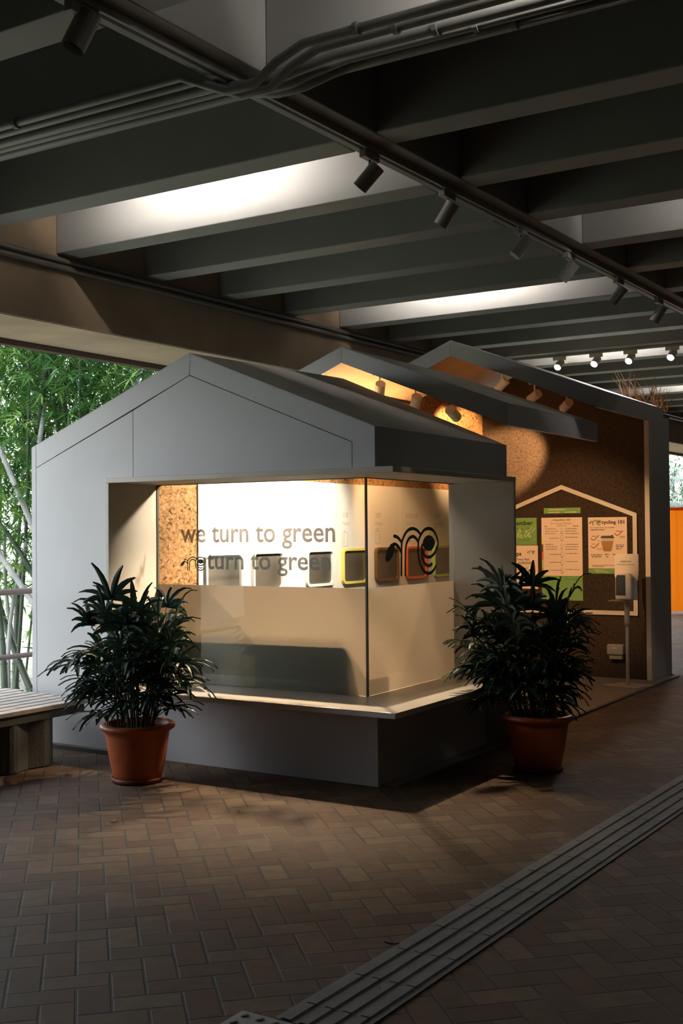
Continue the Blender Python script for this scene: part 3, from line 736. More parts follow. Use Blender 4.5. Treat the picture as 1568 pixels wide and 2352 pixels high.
for nm, v0, v1, zh, en in BW:
    t = thing('recycling_bin', (-1.85, (v0 + v1) / 2, 0.012), BLAB[nm], 'recycling bin', group='recycling bin fronts along the cork wall')
    P = on_u(-1.915)
    MB().box((-1.927, v0 + 0.002, 0.012), (-1.915, v1 - 0.002, 2.045)).build('front_panel', M_WHITE, t)
    f0 = v0 + 0.085; f1 = v1 - 0.075; z0, z1 = 1.125, 1.450
    if nm == 'blank': f0 = 0.67; f1 = 1.14
    m = MB(); oo = rrect(f0, z0, f1, z1, 0.045); ii = rrect(f0 + 0.022, z0 + 0.022, f1 - 0.022, z1 - 0.022, 0.032)
    ring(m, oo, ii, on_u(-1.885), on_u(-1.9148))
    m.build('flap_frame', M_FR[nm] if nm in M_FR else M_FR['white'], t)
    MB().prism([(-1.908, p[0], p[1]) for p in rrect(f0 + 0.022, z0 + 0.022, f1 - 0.022, z1 - 0.022, 0.032)], (-0.004, 0, 0)).build('flap', M_FLAP, t)
    PT = on_u(-1.9140)
    if zh:
        text('lettering', zh, PT, f0 + 0.03, 1.735, h=0.050, mat=M_INKP, parent=t)
        text('lettering', en, PT, f0 + 0.03, 1.665, h=0.034, mat=M_INKP, parent=t)
        ic = MB(); W_ = 0.007; x = f0 + 0.03; L_ = lambda pts: stroke(ic, pts, W_, PT)
        seg = lambda pts: [stroke(ic, [pts[i], pts[i + 1]], W_, PT) for i in range(len(pts) - 1)]
        if nm == 'papers': seg([(x, 1.36 + .12), (x, 1.60), (x + .06, 1.60), (x + .09, 1.56), (x + .09, 1.48), (x, 1.48)]); seg([(x + .06, 1.60), (x + .06, 1.56), (x + .09, 1.56)])
        if nm == 'metals': seg([(x + .01, 1.47), (x + .08, 1.47), (x + .09, 1.49), (x + .09, 1.58), (x + .08, 1.60), (x + .01, 1.60), (x, 1.58), (x, 1.49), (x + .01, 1.47)]); seg([(x + .03, 1.60), (x + .04, 1.62)]); seg([(x + .03, 1.58), (x + .03, 1.49)])
        if nm == 'plastics': seg([(x, 1.49), (x + .08, 1.49), (x + .08, 1.56), (x + .07, 1.575), (x + .08, 1.59), (x + .08, 1.61), (x, 1.61), (x, 1.59), (x + .01, 1.575), (x, 1.56), (x, 1.49)]); seg([(x + .02, 1.63), (x + .06, 1.63)])
        if nm == 'cartons': seg([(x, 1.50), (x + .10, 1.50), (x + .10, 1.61), (x, 1.61), (x, 1.50)]); seg([(x + .06, 1.61), (x + .08, 1.64), (x + .10, 1.65)]); seg([(x + .02, 1.53), (x + .07, 1.57)])
        if nm == 'glass': seg([(x, 1.50), (x + .09, 1.50), (x + .09, 1.57), (x + .06, 1.60), (x + .06, 1.65), (x + .03, 1.65), (x + .03, 1.60), (x, 1.57), (x, 1.50)])
        ic.build('icon', M_INKP, t)
    if nm == 'ewaste':
        for i, s in enumerate(('請用手機掃描，了解何種', '物料可以回收，並於回收', '機放下並分類後離開')):
            text('lettering', s, PT, v0 + 0.17, 1.605 - 0.045 * i, w=0.30, h=0.032, mat=M_INKP, parent=t)
    if nm in ('blank', 'ewaste'): pass
# narrow white filler between the second and third bin panels
tag(MB().box((-1.927, 1.801, 0.012), (-1.913, 1.986, 2.045)).build('filler_panel', M_WHITE), 'narrow white filler panel between the second and third bins', 'panel')

# ================================================================== notice wall: outline, posters, box
VP = 5.797
hf = thing('house_outline', (-0.9, VP, 0.7), 'cream house-shaped outline frame fixed on the dark cork wall', 'wall frame')
mo = [(-0.141, 0.687), (-0.141, 1.775), (-0.98, 2.100), (-1.819, 1.775), (-1.819, 0.687)]
mi = [(-0.186, 0.732), (-0.186, 1.744), (-0.98, 2.052), (-1.774, 1.744), (-1.774, 0.732)]
m = MB(); ring(m, mo, mi, on_v(VP - 0.020), on_v(VP)); m.build('outline', M_FRAME, hf)
PW = on_v(VP - 0.0045)
def poster(x0, z0, x1, z1, label, parts):
    t = thing('poster', ((x0 + x1) / 2, VP, z0), label, 'poster', group='recycling posters on the cork wall')
    for nm, a0, b0, a1, b1, mt in parts:
        MB().box((a0, VP - 0.003, b0), (a1, VP, b1)).build(nm, mt, t)
    return t
def bars(t, rows, mat, PLX=PW, nm='small_print'):     # rows of tiny print: (x, z, width, height)
    mb = MB()
    for x, z, w, h in rows:
        k = 0.0
        while k < w:
            q = min(w - k, h * rnd.uniform(0.9, 3.0)); a = h * rnd.uniform(0.75, 1.0)
            mb.poly([PLX(x + k, z), PLX(x + k + q, z), PLX(x + k + q, z + a), PLX(x + k, z + a)]); k += q + h * 0.5
    return mb.build(nm, mat, t)
# green "remember" poster
p = poster(-1.606, 1.438, -1.279, 1.744, 'green poster with white water drops, partly behind the kiosk corner', [('sheet', -1.70, 1.440, -1.279, 1.744, M_PGREEN)])
text('lettering', 'Remember', PW, -1.66, 1.660, w=0.335, h=0.052, mat=M_INK, parent=p, bold=0.02)
text('lettering', 'Rinse', PW, -1.52, 1.61, h=0.026, mat=M_PDGREEN, parent=p, bold=.01)
text('lettering', 'Dry', PW, -1.395, 1.61, h=0.032, mat=M_PDGREEN, parent=p, bold=.01)
dr = MB()
for cx_, cz_ in ((-1.500, 1.545), (-1.465, 1.530), (-1.480, 1.595)):
    stroke(dr, [(cx_, cz_ + .028), (cx_ - .013, cz_), (cx_ - .008, cz_ - .013), (cx_ + .008, cz_ - .013), (cx_ + .013, cz_), (cx_, cz_ + .028)], 0.005, PW)
stroke(dr, [(-1.385, 1.585), (-1.400, 1.600), (-1.412, 1.585), (-1.40, 1.572)], 0.006, PW)
stroke(dr, [(-1.415, 1.560), (-1.425, 1.545), (-1.41, 1.532), (-1.39, 1.550), (-1.375, 1.575)], 0.006, PW)
stroke(dr, [(-1.355, 1.580), (-1.375, 1.545), (-1.36, 1.530), (-1.35, 1.545)], 0.006, PW)
stroke(dr, [(-1.37, 1.60), (-1.335, 1.64)], 0.005, PW); stroke(dr, [(-1.335, 1.585), (-1.300, 1.63)], 0.005, PW)
dr.build('drop_drawing', M_CREAMI, p)
bars(p, [(-1.50, 1.500, 0.15, 0.006), (-1.50, 1.485, 0.13, 0.006)], M_PDGREEN)
# tips poster
p = poster(-1.609, 1.0, -1.269, 1.434, 'cream tips poster with a big green 2, below the green poster', [('sheet', -1.70, 0.95, -1.269, 1.434, M_PCREAM)])
text('lettering', '4 Steps', PW, -1.66, 1.305, w=0.195, h=0.06, mat=M_INK, parent=p, bold=0.03)
text('lettering', 'for Tetra Pak', PW, -1.585, 1.265, w=0.215, h=0.026, mat=M_INK, parent=p, bold=0.012)
text('lettering', '牛奶盒回收4部曲', PW, -1.505, 1.225, w=0.18, h=0.027, mat=M_INK, parent=p, bold=0.01)
logo(PW, -1.398, 1.335, 0.098, M_PDGREEN, p)
text('numeral', '2', PW, -1.385, 1.065, w=0.075, h=0.105, mat=M_PDGREEN, parent=p, bold=0.03)
bx = MB()
for a_, b_ in (((-1.415, 1.04), (-1.345, 1.04)), ((-1.345, 1.04), (-1.345, 1.105)), ((-1.345, 1.105), (-1.365, 1.125)), ((-1.365, 1.125), (-1.400, 1.125)), ((-1.400, 1.125), (-1.415, 1.095)), ((-1.415, 1.095), (-1.415, 1.04)), ((-1.40, 1.085), (-1.365, 1.10)), ((-1.40, 1.06), (-1.365, 1.075))):
    stroke(bx, [a_, b_], 0.004, PW)
bx.build('carton_drawing', M_INKG, p)
bars(p, [(-1.435, 1.175, 0.045, 0.012)], M_INKG)
# main correct choices poster
p = poster(-1.222, 0.83, -0.751, 1.742, 'tall cream choices poster with a green foot, in the middle of the cork wall',
           [('sheet', -1.222, 1.099, -0.751, 1.742, M_PCREAM), ('green_foot', -1.225, 0.83, -0.751, 1.0985, M_PGREEN)])
text('lettering', 'cycling 101', PW, -1.050, 1.700, w=0.165, h=0.026, mat=M_INK, parent=p, bold=0.02)
logo(PW, -1.102, 1.700, 0.052, M_PDGREEN, p)
text('lettering', 'The Correct Choices', PW, -1.115, 1.668, w=0.245, h=0.020, mat=M_INKG, parent=p, bold=.006)
text('lettering', '正確回收之選', PW, -1.045, 1.642, w=0.115, h=0.018, mat=M_INKG, parent=p)
text('lettering', 'Yes', PW, -1.190, 1.637, w=0.035, h=0.018, mat=M_INK, parent=p, bold=.02)
text('lettering', "Don'ts", PW, -0.855, 1.640, w=0.065, h=0.018, mat=M_INK, parent=p, bold=.02)
rows = []
zz = [1.612, 1.530, 1.440, 1.350, 1.262, 1.175]
for i, z in enumerate(zz):
    for j in range((3, 1, 3, 1, 1, 1)[i]):
        w1 = rnd.uniform(0.10, 0.15)
        rows.append((-1.18 + (0.05 if i in (1, 3, 4, 5) else 0), z - 0.026 * j - (0.02 if i in (1, 3, 4, 5) else 0), w1, 0.010))
        rows.append((-0.945, z - 0.026 * j - (0.01 if i in (1, 3, 4, 5) else 0), rnd.uniform(0.12, 0.17), 0.010))
bars(p, rows, M_INKG)
ic = MB()
for i, z in enumerate(zz):
    x = -0.985; W_ = 0.003
    q = [(x - .014, z - .035), (x - .014, z + .005), (x - .008, z + .014), (x + .008, z + .014), (x + .014, z + .005), (x + .014, z - .035), (x - .014, z - .035)]
    for k in range(len(q) - 1): stroke(ic, [q[k], q[k + 1]], W_, PW)
    ic.poly([PW(x - .008, z - .050), PW(x + .008, z - .050), PW(x + .010, z - .041), PW(x - .010, z - .041)])
    if i: 
        for k in range(30): ic.poly([PW(-1.19 + .0142 * k, z + .034), PW(-1.183 + .0142 * k, z + .034), PW(-1.183 + .0142 * k, z + .0352), PW(-1.19 + .0142 * k, z + .0352)])
ic.build('icon', M_INKG, p)
for i, (cc, nmc) in enumerate(((FR['papers'], 'blue'), (FR['metals'], 'yellow'), (FR['plastics'], 'brown'), (FR['cartons'], 'red'), (FR['glass'], 'green'), ((0.75, 0.22, 0.03), 'orange'))):
    MB().box((-1.222, VP - 0.0040, 1.535 - 0.0868 * i), (-1.203, VP - 0.0031, 1.6205 - 0.0868 * i)).build('colour_tab', surf('tab_' + nmc, cc, 0.7), p)
bars(p, [(-0.96, 1.055, 0.16, 0.006)], M_PDGREEN)
# contact strip
p = poster(-1.192, 1.785, -0.768, 1.850, 'small green contact strip above the middle poster', [('sheet', -1.192, 1.786, -0.768, 1.849, M_PGREEN)])
bars(p, [(-1.135, 1.824, 0.20, 0.010), (-1.135, 1.796, 0.13, 0.010), (-0.95, 1.796, 0.135, 0.009)], M_PCREAM)
# cup poster
p = poster(-0.684, 1.130, -0.253, 1.738, 'cream poster showing a kraft paper cup with a black lid',
           [('sheet', -0.684, 1.186, -0.253, 1.738, M_PCREAM), ('green_foot', -0.684, 1.128, -0.253, 1.1855, M_PGREEN)])
logo(PW, -0.672, 1.648, 0.140, M_PDGREEN, p)
text('lettering', 'cycling 101', PW, -0.530, 1.655, w=0.250, h=0.050, mat=M_INK, parent=p, bold=0.025)
text('lettering', 'Are beverage paper cups recyclable?', PW, -0.662, 1.618, w=0.275, h=0.015, mat=M_INK, parent=p, bold=0.01)
text('lettering', '外賣飲品紙杯可以回收嗎？', PW, -0.660, 1.595, w=0.165, h=0.015, mat=M_INK, parent=p, bold=0.01)
MB().poly([PW(-0.538, 1.480), PW(-0.402, 1.480), PW(-0.425, 1.378), PW(-0.437, 1.370), PW(-0.505, 1.370), PW(-0.518, 1.380)]).build('cup_drawing', M_KRAFT, p)
MB().poly([PW(-0.532, 1.512), PW(-0.404, 1.512), PW(-0.400, 1.481), PW(-0.536, 1.481)]).build('cup_drawing', M_POLE, p)
MB().poly([PW(-0.540, 1.510), PW(-0.394, 1.510), PW(-0.396, 1.525), PW(-0.404, 1.530), PW(-0.405, 1.548), PW(-0.425, 1.546), PW(-0.432, 1.540), PW(-0.530, 1.538), PW(-0.542, 1.524)]).build('cup_lid_drawing', M_LID, p)
tk = MB()
for x, z in ((-0.650, 1.510), (-0.650, 1.425), (-0.385, 1.560)):
    stroke(tk, [(x, z), (x + .03, z - .018), (x + .085, z + .030)], 0.011, PW)
tk.build('tick_mark', M_RED, p)
bars(p, [(-0.640, 1.528, 0.05, 0.012), (-0.640, 1.443, 0.04, 0.012), (-0.372, 1.580, 0.055, 0.012), (-0.33, 1.528, 0.055, 0.010), (-0.33, 1.515, 0.055, 0.008), (-0.575, 1.48, 0.035, .01),
         (-0.375, 1.435, 0.09, 0.012), (-0.375, 1.415, 0.085, 0.016), (-0.375, 1.392, 0.06, 0.014), (-0.585, 1.392, 0.055, 0.01), (-0.655, 1.325, 0.125, 0.014), (-0.645, 1.305, 0.11, 0.014), (-0.50, 1.330, 0.05, 0.014), (-0.487, 1.305, 0.03, 0.016), (-0.41, 1.330, 0.05, 0.014), (-0.645, 1.215, 0.30, 0.008), (-0.645, 1.200, 0.14, 0.009)], M_INKG)
bars(p, [(-0.615, 1.164, 0.11, 0.007), (-0.60, 1.146, 0.14, 0.007)], M_PCREAM)
# wall box
t = thing('wall_dispenser', (-0.37, VP, 0.218), 'small grey dispenser box low on the notice wall', 'dispenser')
MB().box((-0.463, VP - 0.09, 0.268), (-0.284, VP, 0.378)).build('cover', M_PLASG, t, bevel=0.012)
MB().box((-0.445, VP - 0.07, 0.218), (-0.300, VP, 0.267)).build('tray', M_PLASG, t, bevel=0.008)
bars(t, [(-0.40, 0.338, 0.05, 0.009)], M_CREAMI, on_v(VP - 0.0905), 'marking')

# ================================================================== hand sanitizer stand
sc_ = (-0.095, 5.27)
t = thing('sanitizer_stand', (sc_[0], sc_[1], 0.012), 'white hand sanitizer dispenser on a slender pole in front of the posters', 'sanitizer stand')
x, y = sc_
MB().prism([(x - 0.25, y - 0.10, 0.012), (x + 0.14, y - 0.20, 0.012), (x + 0.24, y + 0.10, 0.012), (x - 0.10, y + 0.18, 0.012)], (0, 0, 0.008)).build('base_plate', M_POLE, t, bevel=0.002)
MB().tube([(x, y, 0.02), (x, y, 0.62)], 0.017, 16).build('pole', M_POLE, t, smooth=True)
MB().tube([(x, y, 0.62), (x, y, 0.66), (x, y, 0.80), (x, y, 0.86)], 0.026, 16).build('collar', M_POLE, t, smooth=True)
cx_ = x + 0.012
prof = []
for (a_, b_) in ((0.128, 1.31), (0.118, 1.322), (-0.112, 1.318), (-0.128, 1.30), (-0.128, 1.10), (-0.118, 1.06), (-0.106, 1.02), (-0.106, 0.85), (0.106, 0.85), (0.106, 1.02), (0.118, 1.06), (0.128, 1.155)):
    prof.append((cx_ + a_, y - 0.035, b_ + 0.035))
MB().prism(prof, (0, 0.03, 0)).build('back_board', M_PLAS, t, bevel=0.008)
dp = MB(); dp.prism([(cx_ - 0.085, y - 0.15, 0.895), (cx_ - 0.085, y - 0.15, 1.115), (cx_ - 0.07, y - 0.15, 1.155), (cx_ + 0.05, y - 0.15, 1.160), (cx_ + 0.085, y - 0.15, 1.125), (cx_ + 0.085, y - 0.15, 0.895)], (0, 0.114, 0))
dsp = dp.build('dispenser', M_PLAS, t, bevel=0.015)
MB().prism([(cx_ - 0.077, y - 0.153, 0.935), (cx_ - 0.077, y - 0.153, 1.110), (cx_ - 0.062, y - 0.153, 1.145), (cx_ + 0.025, y - 0.153, 1.145), (cx_ + 0.025, y - 0.153, 0.935)], (0, 0.012, 0)).build('window', M_DARK, dsp, bevel=0.008)
MB().box((cx_ - 0.13, y - 0.23, 0.880), (cx_ + 0.03, y - 0.04, 0.888)).build('drip_tray', M_PLASG, t)
PS = on_v(y - 0.0365)
text('lettering', '消毒搓手液機', PS, cx_ - 0.065, 1.267, w=0.115, h=0.020, mat=M_INKG, parent=t)
text('lettering', 'Hand Sanitiser Dispenser', PS, cx_ - 0.10, 1.238, w=0.185, h=0.016, mat=M_INKG, parent=t, bold=.01)

# ================================================================== potted lady palms
def palm(x, y, seed, label, H, ncane, spread, pr=0.243, dx=0.0):
    rr = random.Random(seed)
    t = thing('potted_palm', (x, y, 0), label, 'potted plant', 'W', 'potted lady palms flanking the kiosk')
    MB().lathe((x, y, 0), [(0.001, 0.0), (0.155, 0.0), (0.166, 0.006), (0.171, 0.030), (0.165, 0.032), (0.158, 0.010), (0.001, 0.012)]).build('saucer', M_SAUC, t, smooth=True)
    s = pr / 0.243
    MB().lathe((x, y, 0), [(0.001, 0.014), (0.146 * s, 0.014), (0.152 * s, 0.02), (0.166 * s, 0.08), (0.183 * s, 0.16), (0.196 * s, 0.24), (0.203 * s, 0.30), (0.206 * s, 0.318), (0.212 * s, 0.322),
               (0.214 * s, 0.335), (0.232 * s, 0.338), (0.241 * s, 0.346), (0.243 * s, 0.358), (0.238 * s, 0.370), (0.225 * s, 0.377), (0.208 * s, 0.375), (0.198 * s, 0.365), (0.195 * s, 0.33), (0.19 * s, 0.30)], 48).build('pot', M_POT, t, smooth=True)
    MB().lathe((x, y, 0), [(0.001, 0.335), (0.1 * s, 0.338), (0.196 * s, 0.333)], 32).build('soil', M_SOIL, t)
    lf = MB()
    def leaflet(p, d, up, L, w):
        d = d.normalized(); side = d.cross(up)
        if side.length < 0.1: side = Vector((1, 0, 0))
        side.normalize(); n0 = len(lf.v); pr_ = [0.25, 0.75, 1.0, 0.95, 0.70, 0.30]
        n = len(pr_); q = p.copy(); dd = d.copy()
        for i in range(n):
            ww = w * pr_[i]; nn = side.cross(dd).normalized()
            for k_ in (-1, 0, 1): lf.v.append(tuple(q + side * (k_ * ww / 2) - nn * (0.006 if k_ == 0 else 0)))
            q = q + dd * (L / (n - 1)); dd = (dd + Vector((0, 0, -0.11 - 0.05 * i * droop))).normalized()
        for i in range(n - 1):
            a_ = n0 + 3 * i; lf.f += [(a_, a_ + 1, a_ + 4, a_ + 3), (a_ + 1, a_ + 2, a_ + 5, a_ + 4)]
    for c in range(ncane):
        a0 = 2 * pi * c / ncane + rr.uniform(-.3, .3); r0 = rr.uniform(0.02, 0.15)
        top = H * rr.uniform(0.62, 0.97)
        lean = rr.uniform(0.02, 0.16)
        p0 = Vector((x + r0 * cos(a0), y + r0 * sin(a0), 0.33)); p1 = Vector((x + dx + (r0 + lean) * cos(a0), y + (r0 + lean) * sin(a0), top - 0.18))
        cn_ = MB().tube([p0, p0.lerp(p1, 0.5) + Vector((0, 0, 0.02)), p1], 0.008, 6, r2=0.006).build('cane', M_CANE, t)
        nf = rr.randint(5, 8)
        for f in range(nf):
            fr = 0.12 + 0.90 * (f + rr.random() * 0.5) / nf; q = p0.lerp(p1, min(1, fr))
            a1 = a0 + rr.uniform(-1.5, 1.5)
            el = R(rr.uniform(10, 75)) if f < nf - 1 else R(rr.uniform(55, 88))
            pd_ = Vector((cos(a1) * cos(el), sin(a1) * cos(el), sin(el)))
            pl_ = rr.uniform(0.14, 0.30) * spread
            e = q + pd_ * pl_
            cmax = spread * (0.25 + 0.75 * min(1, (e.z - 0.2) / 0.6)) * 0.36
            hd = Vector((e.x - x - dx, e.y - y, 0))
            if hd.length > cmax: e.x = x + dx + hd.x / hd.length * cmax; e.y = y + hd.y / hd.length * cmax
            lf.tube([q, q.lerp(e, 0.5) + Vector((0, 0, 0.01)), e], 0.0028, 4, cap=False)
            droop = rr.uniform(0.6, 3.2)
            nl = rr.randint(4, 8); base_d = (pd_ + Vector((0, 0, -0.35 if el < 1 else 0.1))).normalized()
            side = base_d.cross(Vector((0, 0, 1)))
            side = side.normalized() if side.length > .05 else Vector((1, 0, 0))
            upv = side.cross(base_d).normalized()
            for k_ in range(nl):
                th = R(-82 + 164 * (k_ + rr.uniform(-.2, .2)) / max(1, nl - 1))
                dv = base_d * cos(th) + side * sin(th) + upv * rr.uniform(-0.1, 0.25)
                leaflet(e, dv, upv, rr.uniform(0.17, 0.29) * (1 - 0.15 * abs(sin(th))), rr.uniform(0.028, 0.046))
    lf.build('foliage', M_PALM, t)
    return t
palm(-1.335, 7.50, 3, 'terracotta-potted lady palm left of the lit window', 1.16, 20, 1.12)
palm(1.30, 7.74, 11, 'terracotta-potted lady palm in front of the kiosk right end', 1.27, 19, 0.97, dx=-0.09)

# ================================================================== bench
bt = thing('slatted_bench', (-2.85, -1.2, 0), 'weathered slatted bench on fluted concrete blocks against the kiosk wall', 'bench')
ends = [-0.13, -0.20, -0.17, -0.14, -0.12, -0.13, -0.14, -0.07, -0.07]
for i in range(9):
    u = -2.285 - 0.112 * i
    MB().box((u - 0.088, -3.0, 0.388), (u, ends[i], 0.420)).build('slat', M_WOOD, bt, bevel=0.004)
MB().box((-3.36, -2.9, 0.34), (-3.30, -0.3, 0.386)).build('bearer', M_CONC, bt)
MB().box((-2.42, -2.9, 0.33), (-2.295, -0.22, 0.386)).build('bearer', M_CONC, bt)
for vb in (-0.72, -2.5):
    sup = MB(); pts = []
    n = 72
    for k in range(n):
        a_ = 2 * pi * k / n; ex = 0.46; ey = 0.32
        f = 1 + 0.10 * abs(sin(5 * a_)) 
        c_, s_ = cos(a_), sin(a_)
        pts.append((-2.79 + ex * f * math.copysign(abs(c_) ** 0.6, c_), vb + ey * f * math.copysign(abs(s_) ** 0.6, s_), 0.0))
    sup.prism(pts, (0, 0, 0.338))
    sup.build('support_block', M_CONC, bt, bevel=0.01)

# ================================================================== railing on the open side
rl = thing('railing', G2(-4.38, 0) + (0,), 'brown pipe railing along the open side facing the bamboo', 'railing')
for z in (1.12, 0.575, 0.2):
    MB().tube([G2(-4.38, -13) + (z,), G2(-4.38, 0.5) + (z,), G2(-4.38, 27) + (z,)], 0.026 if z > 1 else 0.022, 12).build('rail', M_RAIL, rl, smooth=True)
for k in (-11, -9, -7, -5, -3, -1, 3.6, 5.6, 8, 10, 12, 14, 16, 18, 20):
    MB().tube([G2(-4.38, k) + (0.02,), G2(-4.38, k) + (1.10,)], 0.022, 10).build('post', M_RAIL, rl, smooth=True)

# ================================================================== tactile guide path
TU0 = 1.445; 
def tile_pt(a_, b_):     # across, along
    return (1.33 + a_ + (b_ + 3.5) * sin(R(1.6)) + 0.085, b_)
labn = 0
for i in range(-1, 17):
    b0 = -3.01 + 0.30 * i; b1 = b0 + 0.298
    if i < 0: b0 = -3.158
    mb = MB()
    q = [tile_pt(0, b0), tile_pt(0.30, b0), tile_pt(0.30, b1), tile_pt(0, b1)]
    mb.prism([(p_[0], p_[1], 0.0005) for p_ in q], (0, 0, 0.006))
    for r_ in range(4):
        a0 = 0.022 + 0.070 * r_; e_ = 0.003
        q = [tile_pt(a0, b0 + e_), tile_pt(a0 + 0.046, b0 + e_), tile_pt(a0 + 0.046, b1 - e_), tile_pt(a0, b1 - e_)]
        mb.hexa([(p_[0], p_[1], 0.0064) for p_ in q] + [(p_[0] + dx, p_[1], 0.0125) for p_, dx in zip(q, (0.007, -0.007, -0.007, 0.007))])
    o = mb.build('tactile_tile', M_TACT)
    tag(o, 'grey ribbed tactile tile in the diagonal guide strip', 'paving tile', 'ribbed tactile tiles of the guide strip')
for j in range(2):
    mb = MB(); u0 = 1.30 + 0.302 * j; b1 = -3.164; b0 = b1 - 0.30
    q = [(u0, b0), (u0 + 0.30, b0), (u0 + 0.30, b1), (u0, b1)]
    mb.prism([(p_[0] + 0.0, p_[1], 0.0005) for p_ in q], (0, 0, 0.006))
    for a_ in range(5):
        for c_ in range(5):
            mb.lathe((u0 + 0.03 + 0.06 * a_, b0 + 0.03 + 0.06 * c_, 0.0064), [(0.016, 0), (0.014, 0.004), (0.009, 0.006), (0.0005, 0.006)], 12)
    tag(mb.build('warning_tile', M_TACTW), ['pale dotted warning tile at the bottom edge beside the strip', 'second pale dotted warning tile where the guide strip ends'][j], 'paving tile')

# ================================================================== fallen leaves and litter on the floor
def fallen(x, y, L, w, a_, label, mat=M_LEAFD):
    mb = MB(); n = 6
    for i in range(n + 1):
        f = i / n; ww = w * sin(pi * min(0.97, max(0.05, f))) ; px = (f - 0.5) * L; h_ = 0.004 + 0.012 * (f - 0.5) ** 2 * 4 * 0.6
        for s_ in (-1, 0, 1):
            lx, ly = px, s_ * ww / 2
            mb.v.append((x + lx * cos(a_) - ly * sin(a_), y + lx * sin(a_) + ly * cos(a_), h_ + (0.004 if s_ else 0)))
    for i in range(n):
        b_ = 3 * i; mb.f += [(b_, b_ + 1, b_ + 4, b_ + 3), (b_ + 1, b_ + 2, b_ + 5, b_ + 4)]
    o = mb.build('fallen_leaf', mat, None, 'W')
    o.modifiers.new('thick', 'SOLIDIFY').thickness = 0.0008
    return tag(o, label, 'leaf')
fallen(-1.28, 6.43, 0.075, 0.022, 1.0, 'curled dry leaf on the paving in front of the left palm')
fallen(-0.60, 6.62, 0.045, 0.012, 1.3, 'tiny dry leaf on the paving before the kiosk base', M_LEAFD)
fallen(0.18, 4.48, 0.06, 0.012, -0.3, 'dark twig-like leaf beside the tactile strip', M_SOIL)
fallen(0.14, 4.06, 0.07, 0.018, 0.9, 'pale leaf lying on the tactile strip', M_INKP)

# ================================================================== dried plant behind the back roof
t = thing('dried_plant', (-0.25, 6.52, 2.80), 'tuft of orange dried grass showing above the back roof edge', 'dried plant')
mb = MB(); rr = random.Random(5)
for i in range(46):
    x0 = -0.52 + 0.50 * rr.random(); y0 = 6.42 + 0.15 * rr.random(); h_ = rr.uniform(0.14, 0.36); dx = rr.uniform(-.10, .10); zb = 2.90 + (-x0) * 0.34
    p_ = [Vector((x0, y0, zb)), Vector((x0 + dx * .5, y0, zb + h_ * .6)), Vector((x0 + dx * 1.4, y0 + rr.uniform(-.05, .05), zb + h_))]
    mb.tube(p_, 0.007, 5, r2=0.002)
mb.build('blades', M_DRY, t)
MB().prism([(-0.60, 6.40, 2.70), (-0.02, 6.40, 2.70), (-0.02, 6.40, 2.875), (-0.60, 6.40, 3.05)], (0, 0.22, 0)).build('trough', M_CONC, t)

# ================================================================== far right: orange screen, pale plants
t = thing('orange_screen', G2(-3.3, 17) + (0,), 'glowing orange plastic screen at the far right edge behind the kiosk', 'screen')
a_, b_ = G2(-3.75, 16.2), G2(-2.2, 17.6)
def lerp2(p, q, f): return (p[0] + (q[0] - p[0]) * f, p[1] + (q[1] - p[1]) * f)
sh = MB(); n = 30
for i in range(n + 1):
    p_ = lerp2(a_, b_, i / n); w_ = 0.02 * (1 if (i // 3) % 2 else 0)
    sh.v += [(p_[0], p_[1] + w_, 0.05), (p_[0], p_[1] + w_, 1.97)]
for i in range(n): sh.f.append((2 * i, 2 * i + 1, 2 * i + 3, 2 * i + 2))
o = sh.build('sheet', M_ORNG, t)
MB().tube([a_ + (1.99,), b_ + (1.99,)], 0.03, 8).build('top_rail', M_ORNG, t)
for f in (0.0, 0.5, 1.0):
    q = lerp2(a_, b_, f); MB().tube([q + (0.0,), q + (1.99,)], 0.025, 8).build('post', M_ORNG, t)

def cane_bamboo(base, top, r, mat, label, foliage=0, seed=0, lm=M_BAML, zone=None, grp='bamboo canes outside the open side'):
    rr = random.Random(seed); base = Vector(base); top = Vector(top)
    t = thing('bamboo', tuple(base), label, 'bamboo', 'W', grp)
    L = (top - base).length; nseg = max(6, int(L / 0.28)); pts = []; 
    mb = MB()
    bend = Vector((rr.uniform(-.15, .15), rr.uniform(-.1, .1), 0))
    P = [base.lerp(top, i / nseg) + bend * sin(pi * i / nseg) for i in range(nseg + 1)]
    for i in range(nseg):
        mb.tube([P[i], P[i + 1]], r * (1 - 0.35 * i / nseg), 8, cap=False)
        mb.tube([P[i + 1] - (P[i + 1] - P[i]).normalized() * 0.008, P[i + 1] + (P[i + 1] - P[i]).normalized() * 0.008], r * 1.13 * (1 - 0.35 * i / nseg), 8, cap=False)
    mb.build('cane', mat, t, smooth=True)
    if foliage:
        lf = MB()
        for k in range(foliage):
            f = rr.random() ** 0.5; p = base.lerp(top, f) + Vector((rr.gauss(0, 0.75), rr.gauss(0, 0.45), rr.gauss(0, 0.3)))
            if p.z < 1.0 and rr.random() < 0.75: continue
            d0 = rr.uniform(0, 2 * pi); nl = rr.randint(5, 8)
            for q in range(nl):
                a1 = d0 + rr.uniform(-1.3, 1.3); el = rr.uniform(-0.8, 0.5); Lf = rr.uniform(0.13, 0.26); w = rr.uniform(0.018, 0.034)
                d = Vector((cos(a1) * cos(el), sin(a1) * cos(el), sin(el))); s_ = d.cross(Vector((rr.uniform(-.4, .4), rr.uniform(-.4, .4), 1))).normalized()
                n0 = len(lf.v); m_ = p + d * Lf * 0.35; e = p + d * Lf + Vector((0, 0, -0.03))
                lf.v += [tuple(p), tuple(m_ + s_ * w / 2), tuple(m_ - s_ * w / 2), tuple(e)]
                lf.f += [(n0, n0 + 1, n0 + 2), (n0 + 1, n0 + 3, n0 + 2)]
        lf.build('foliage', lm, t)
    return t
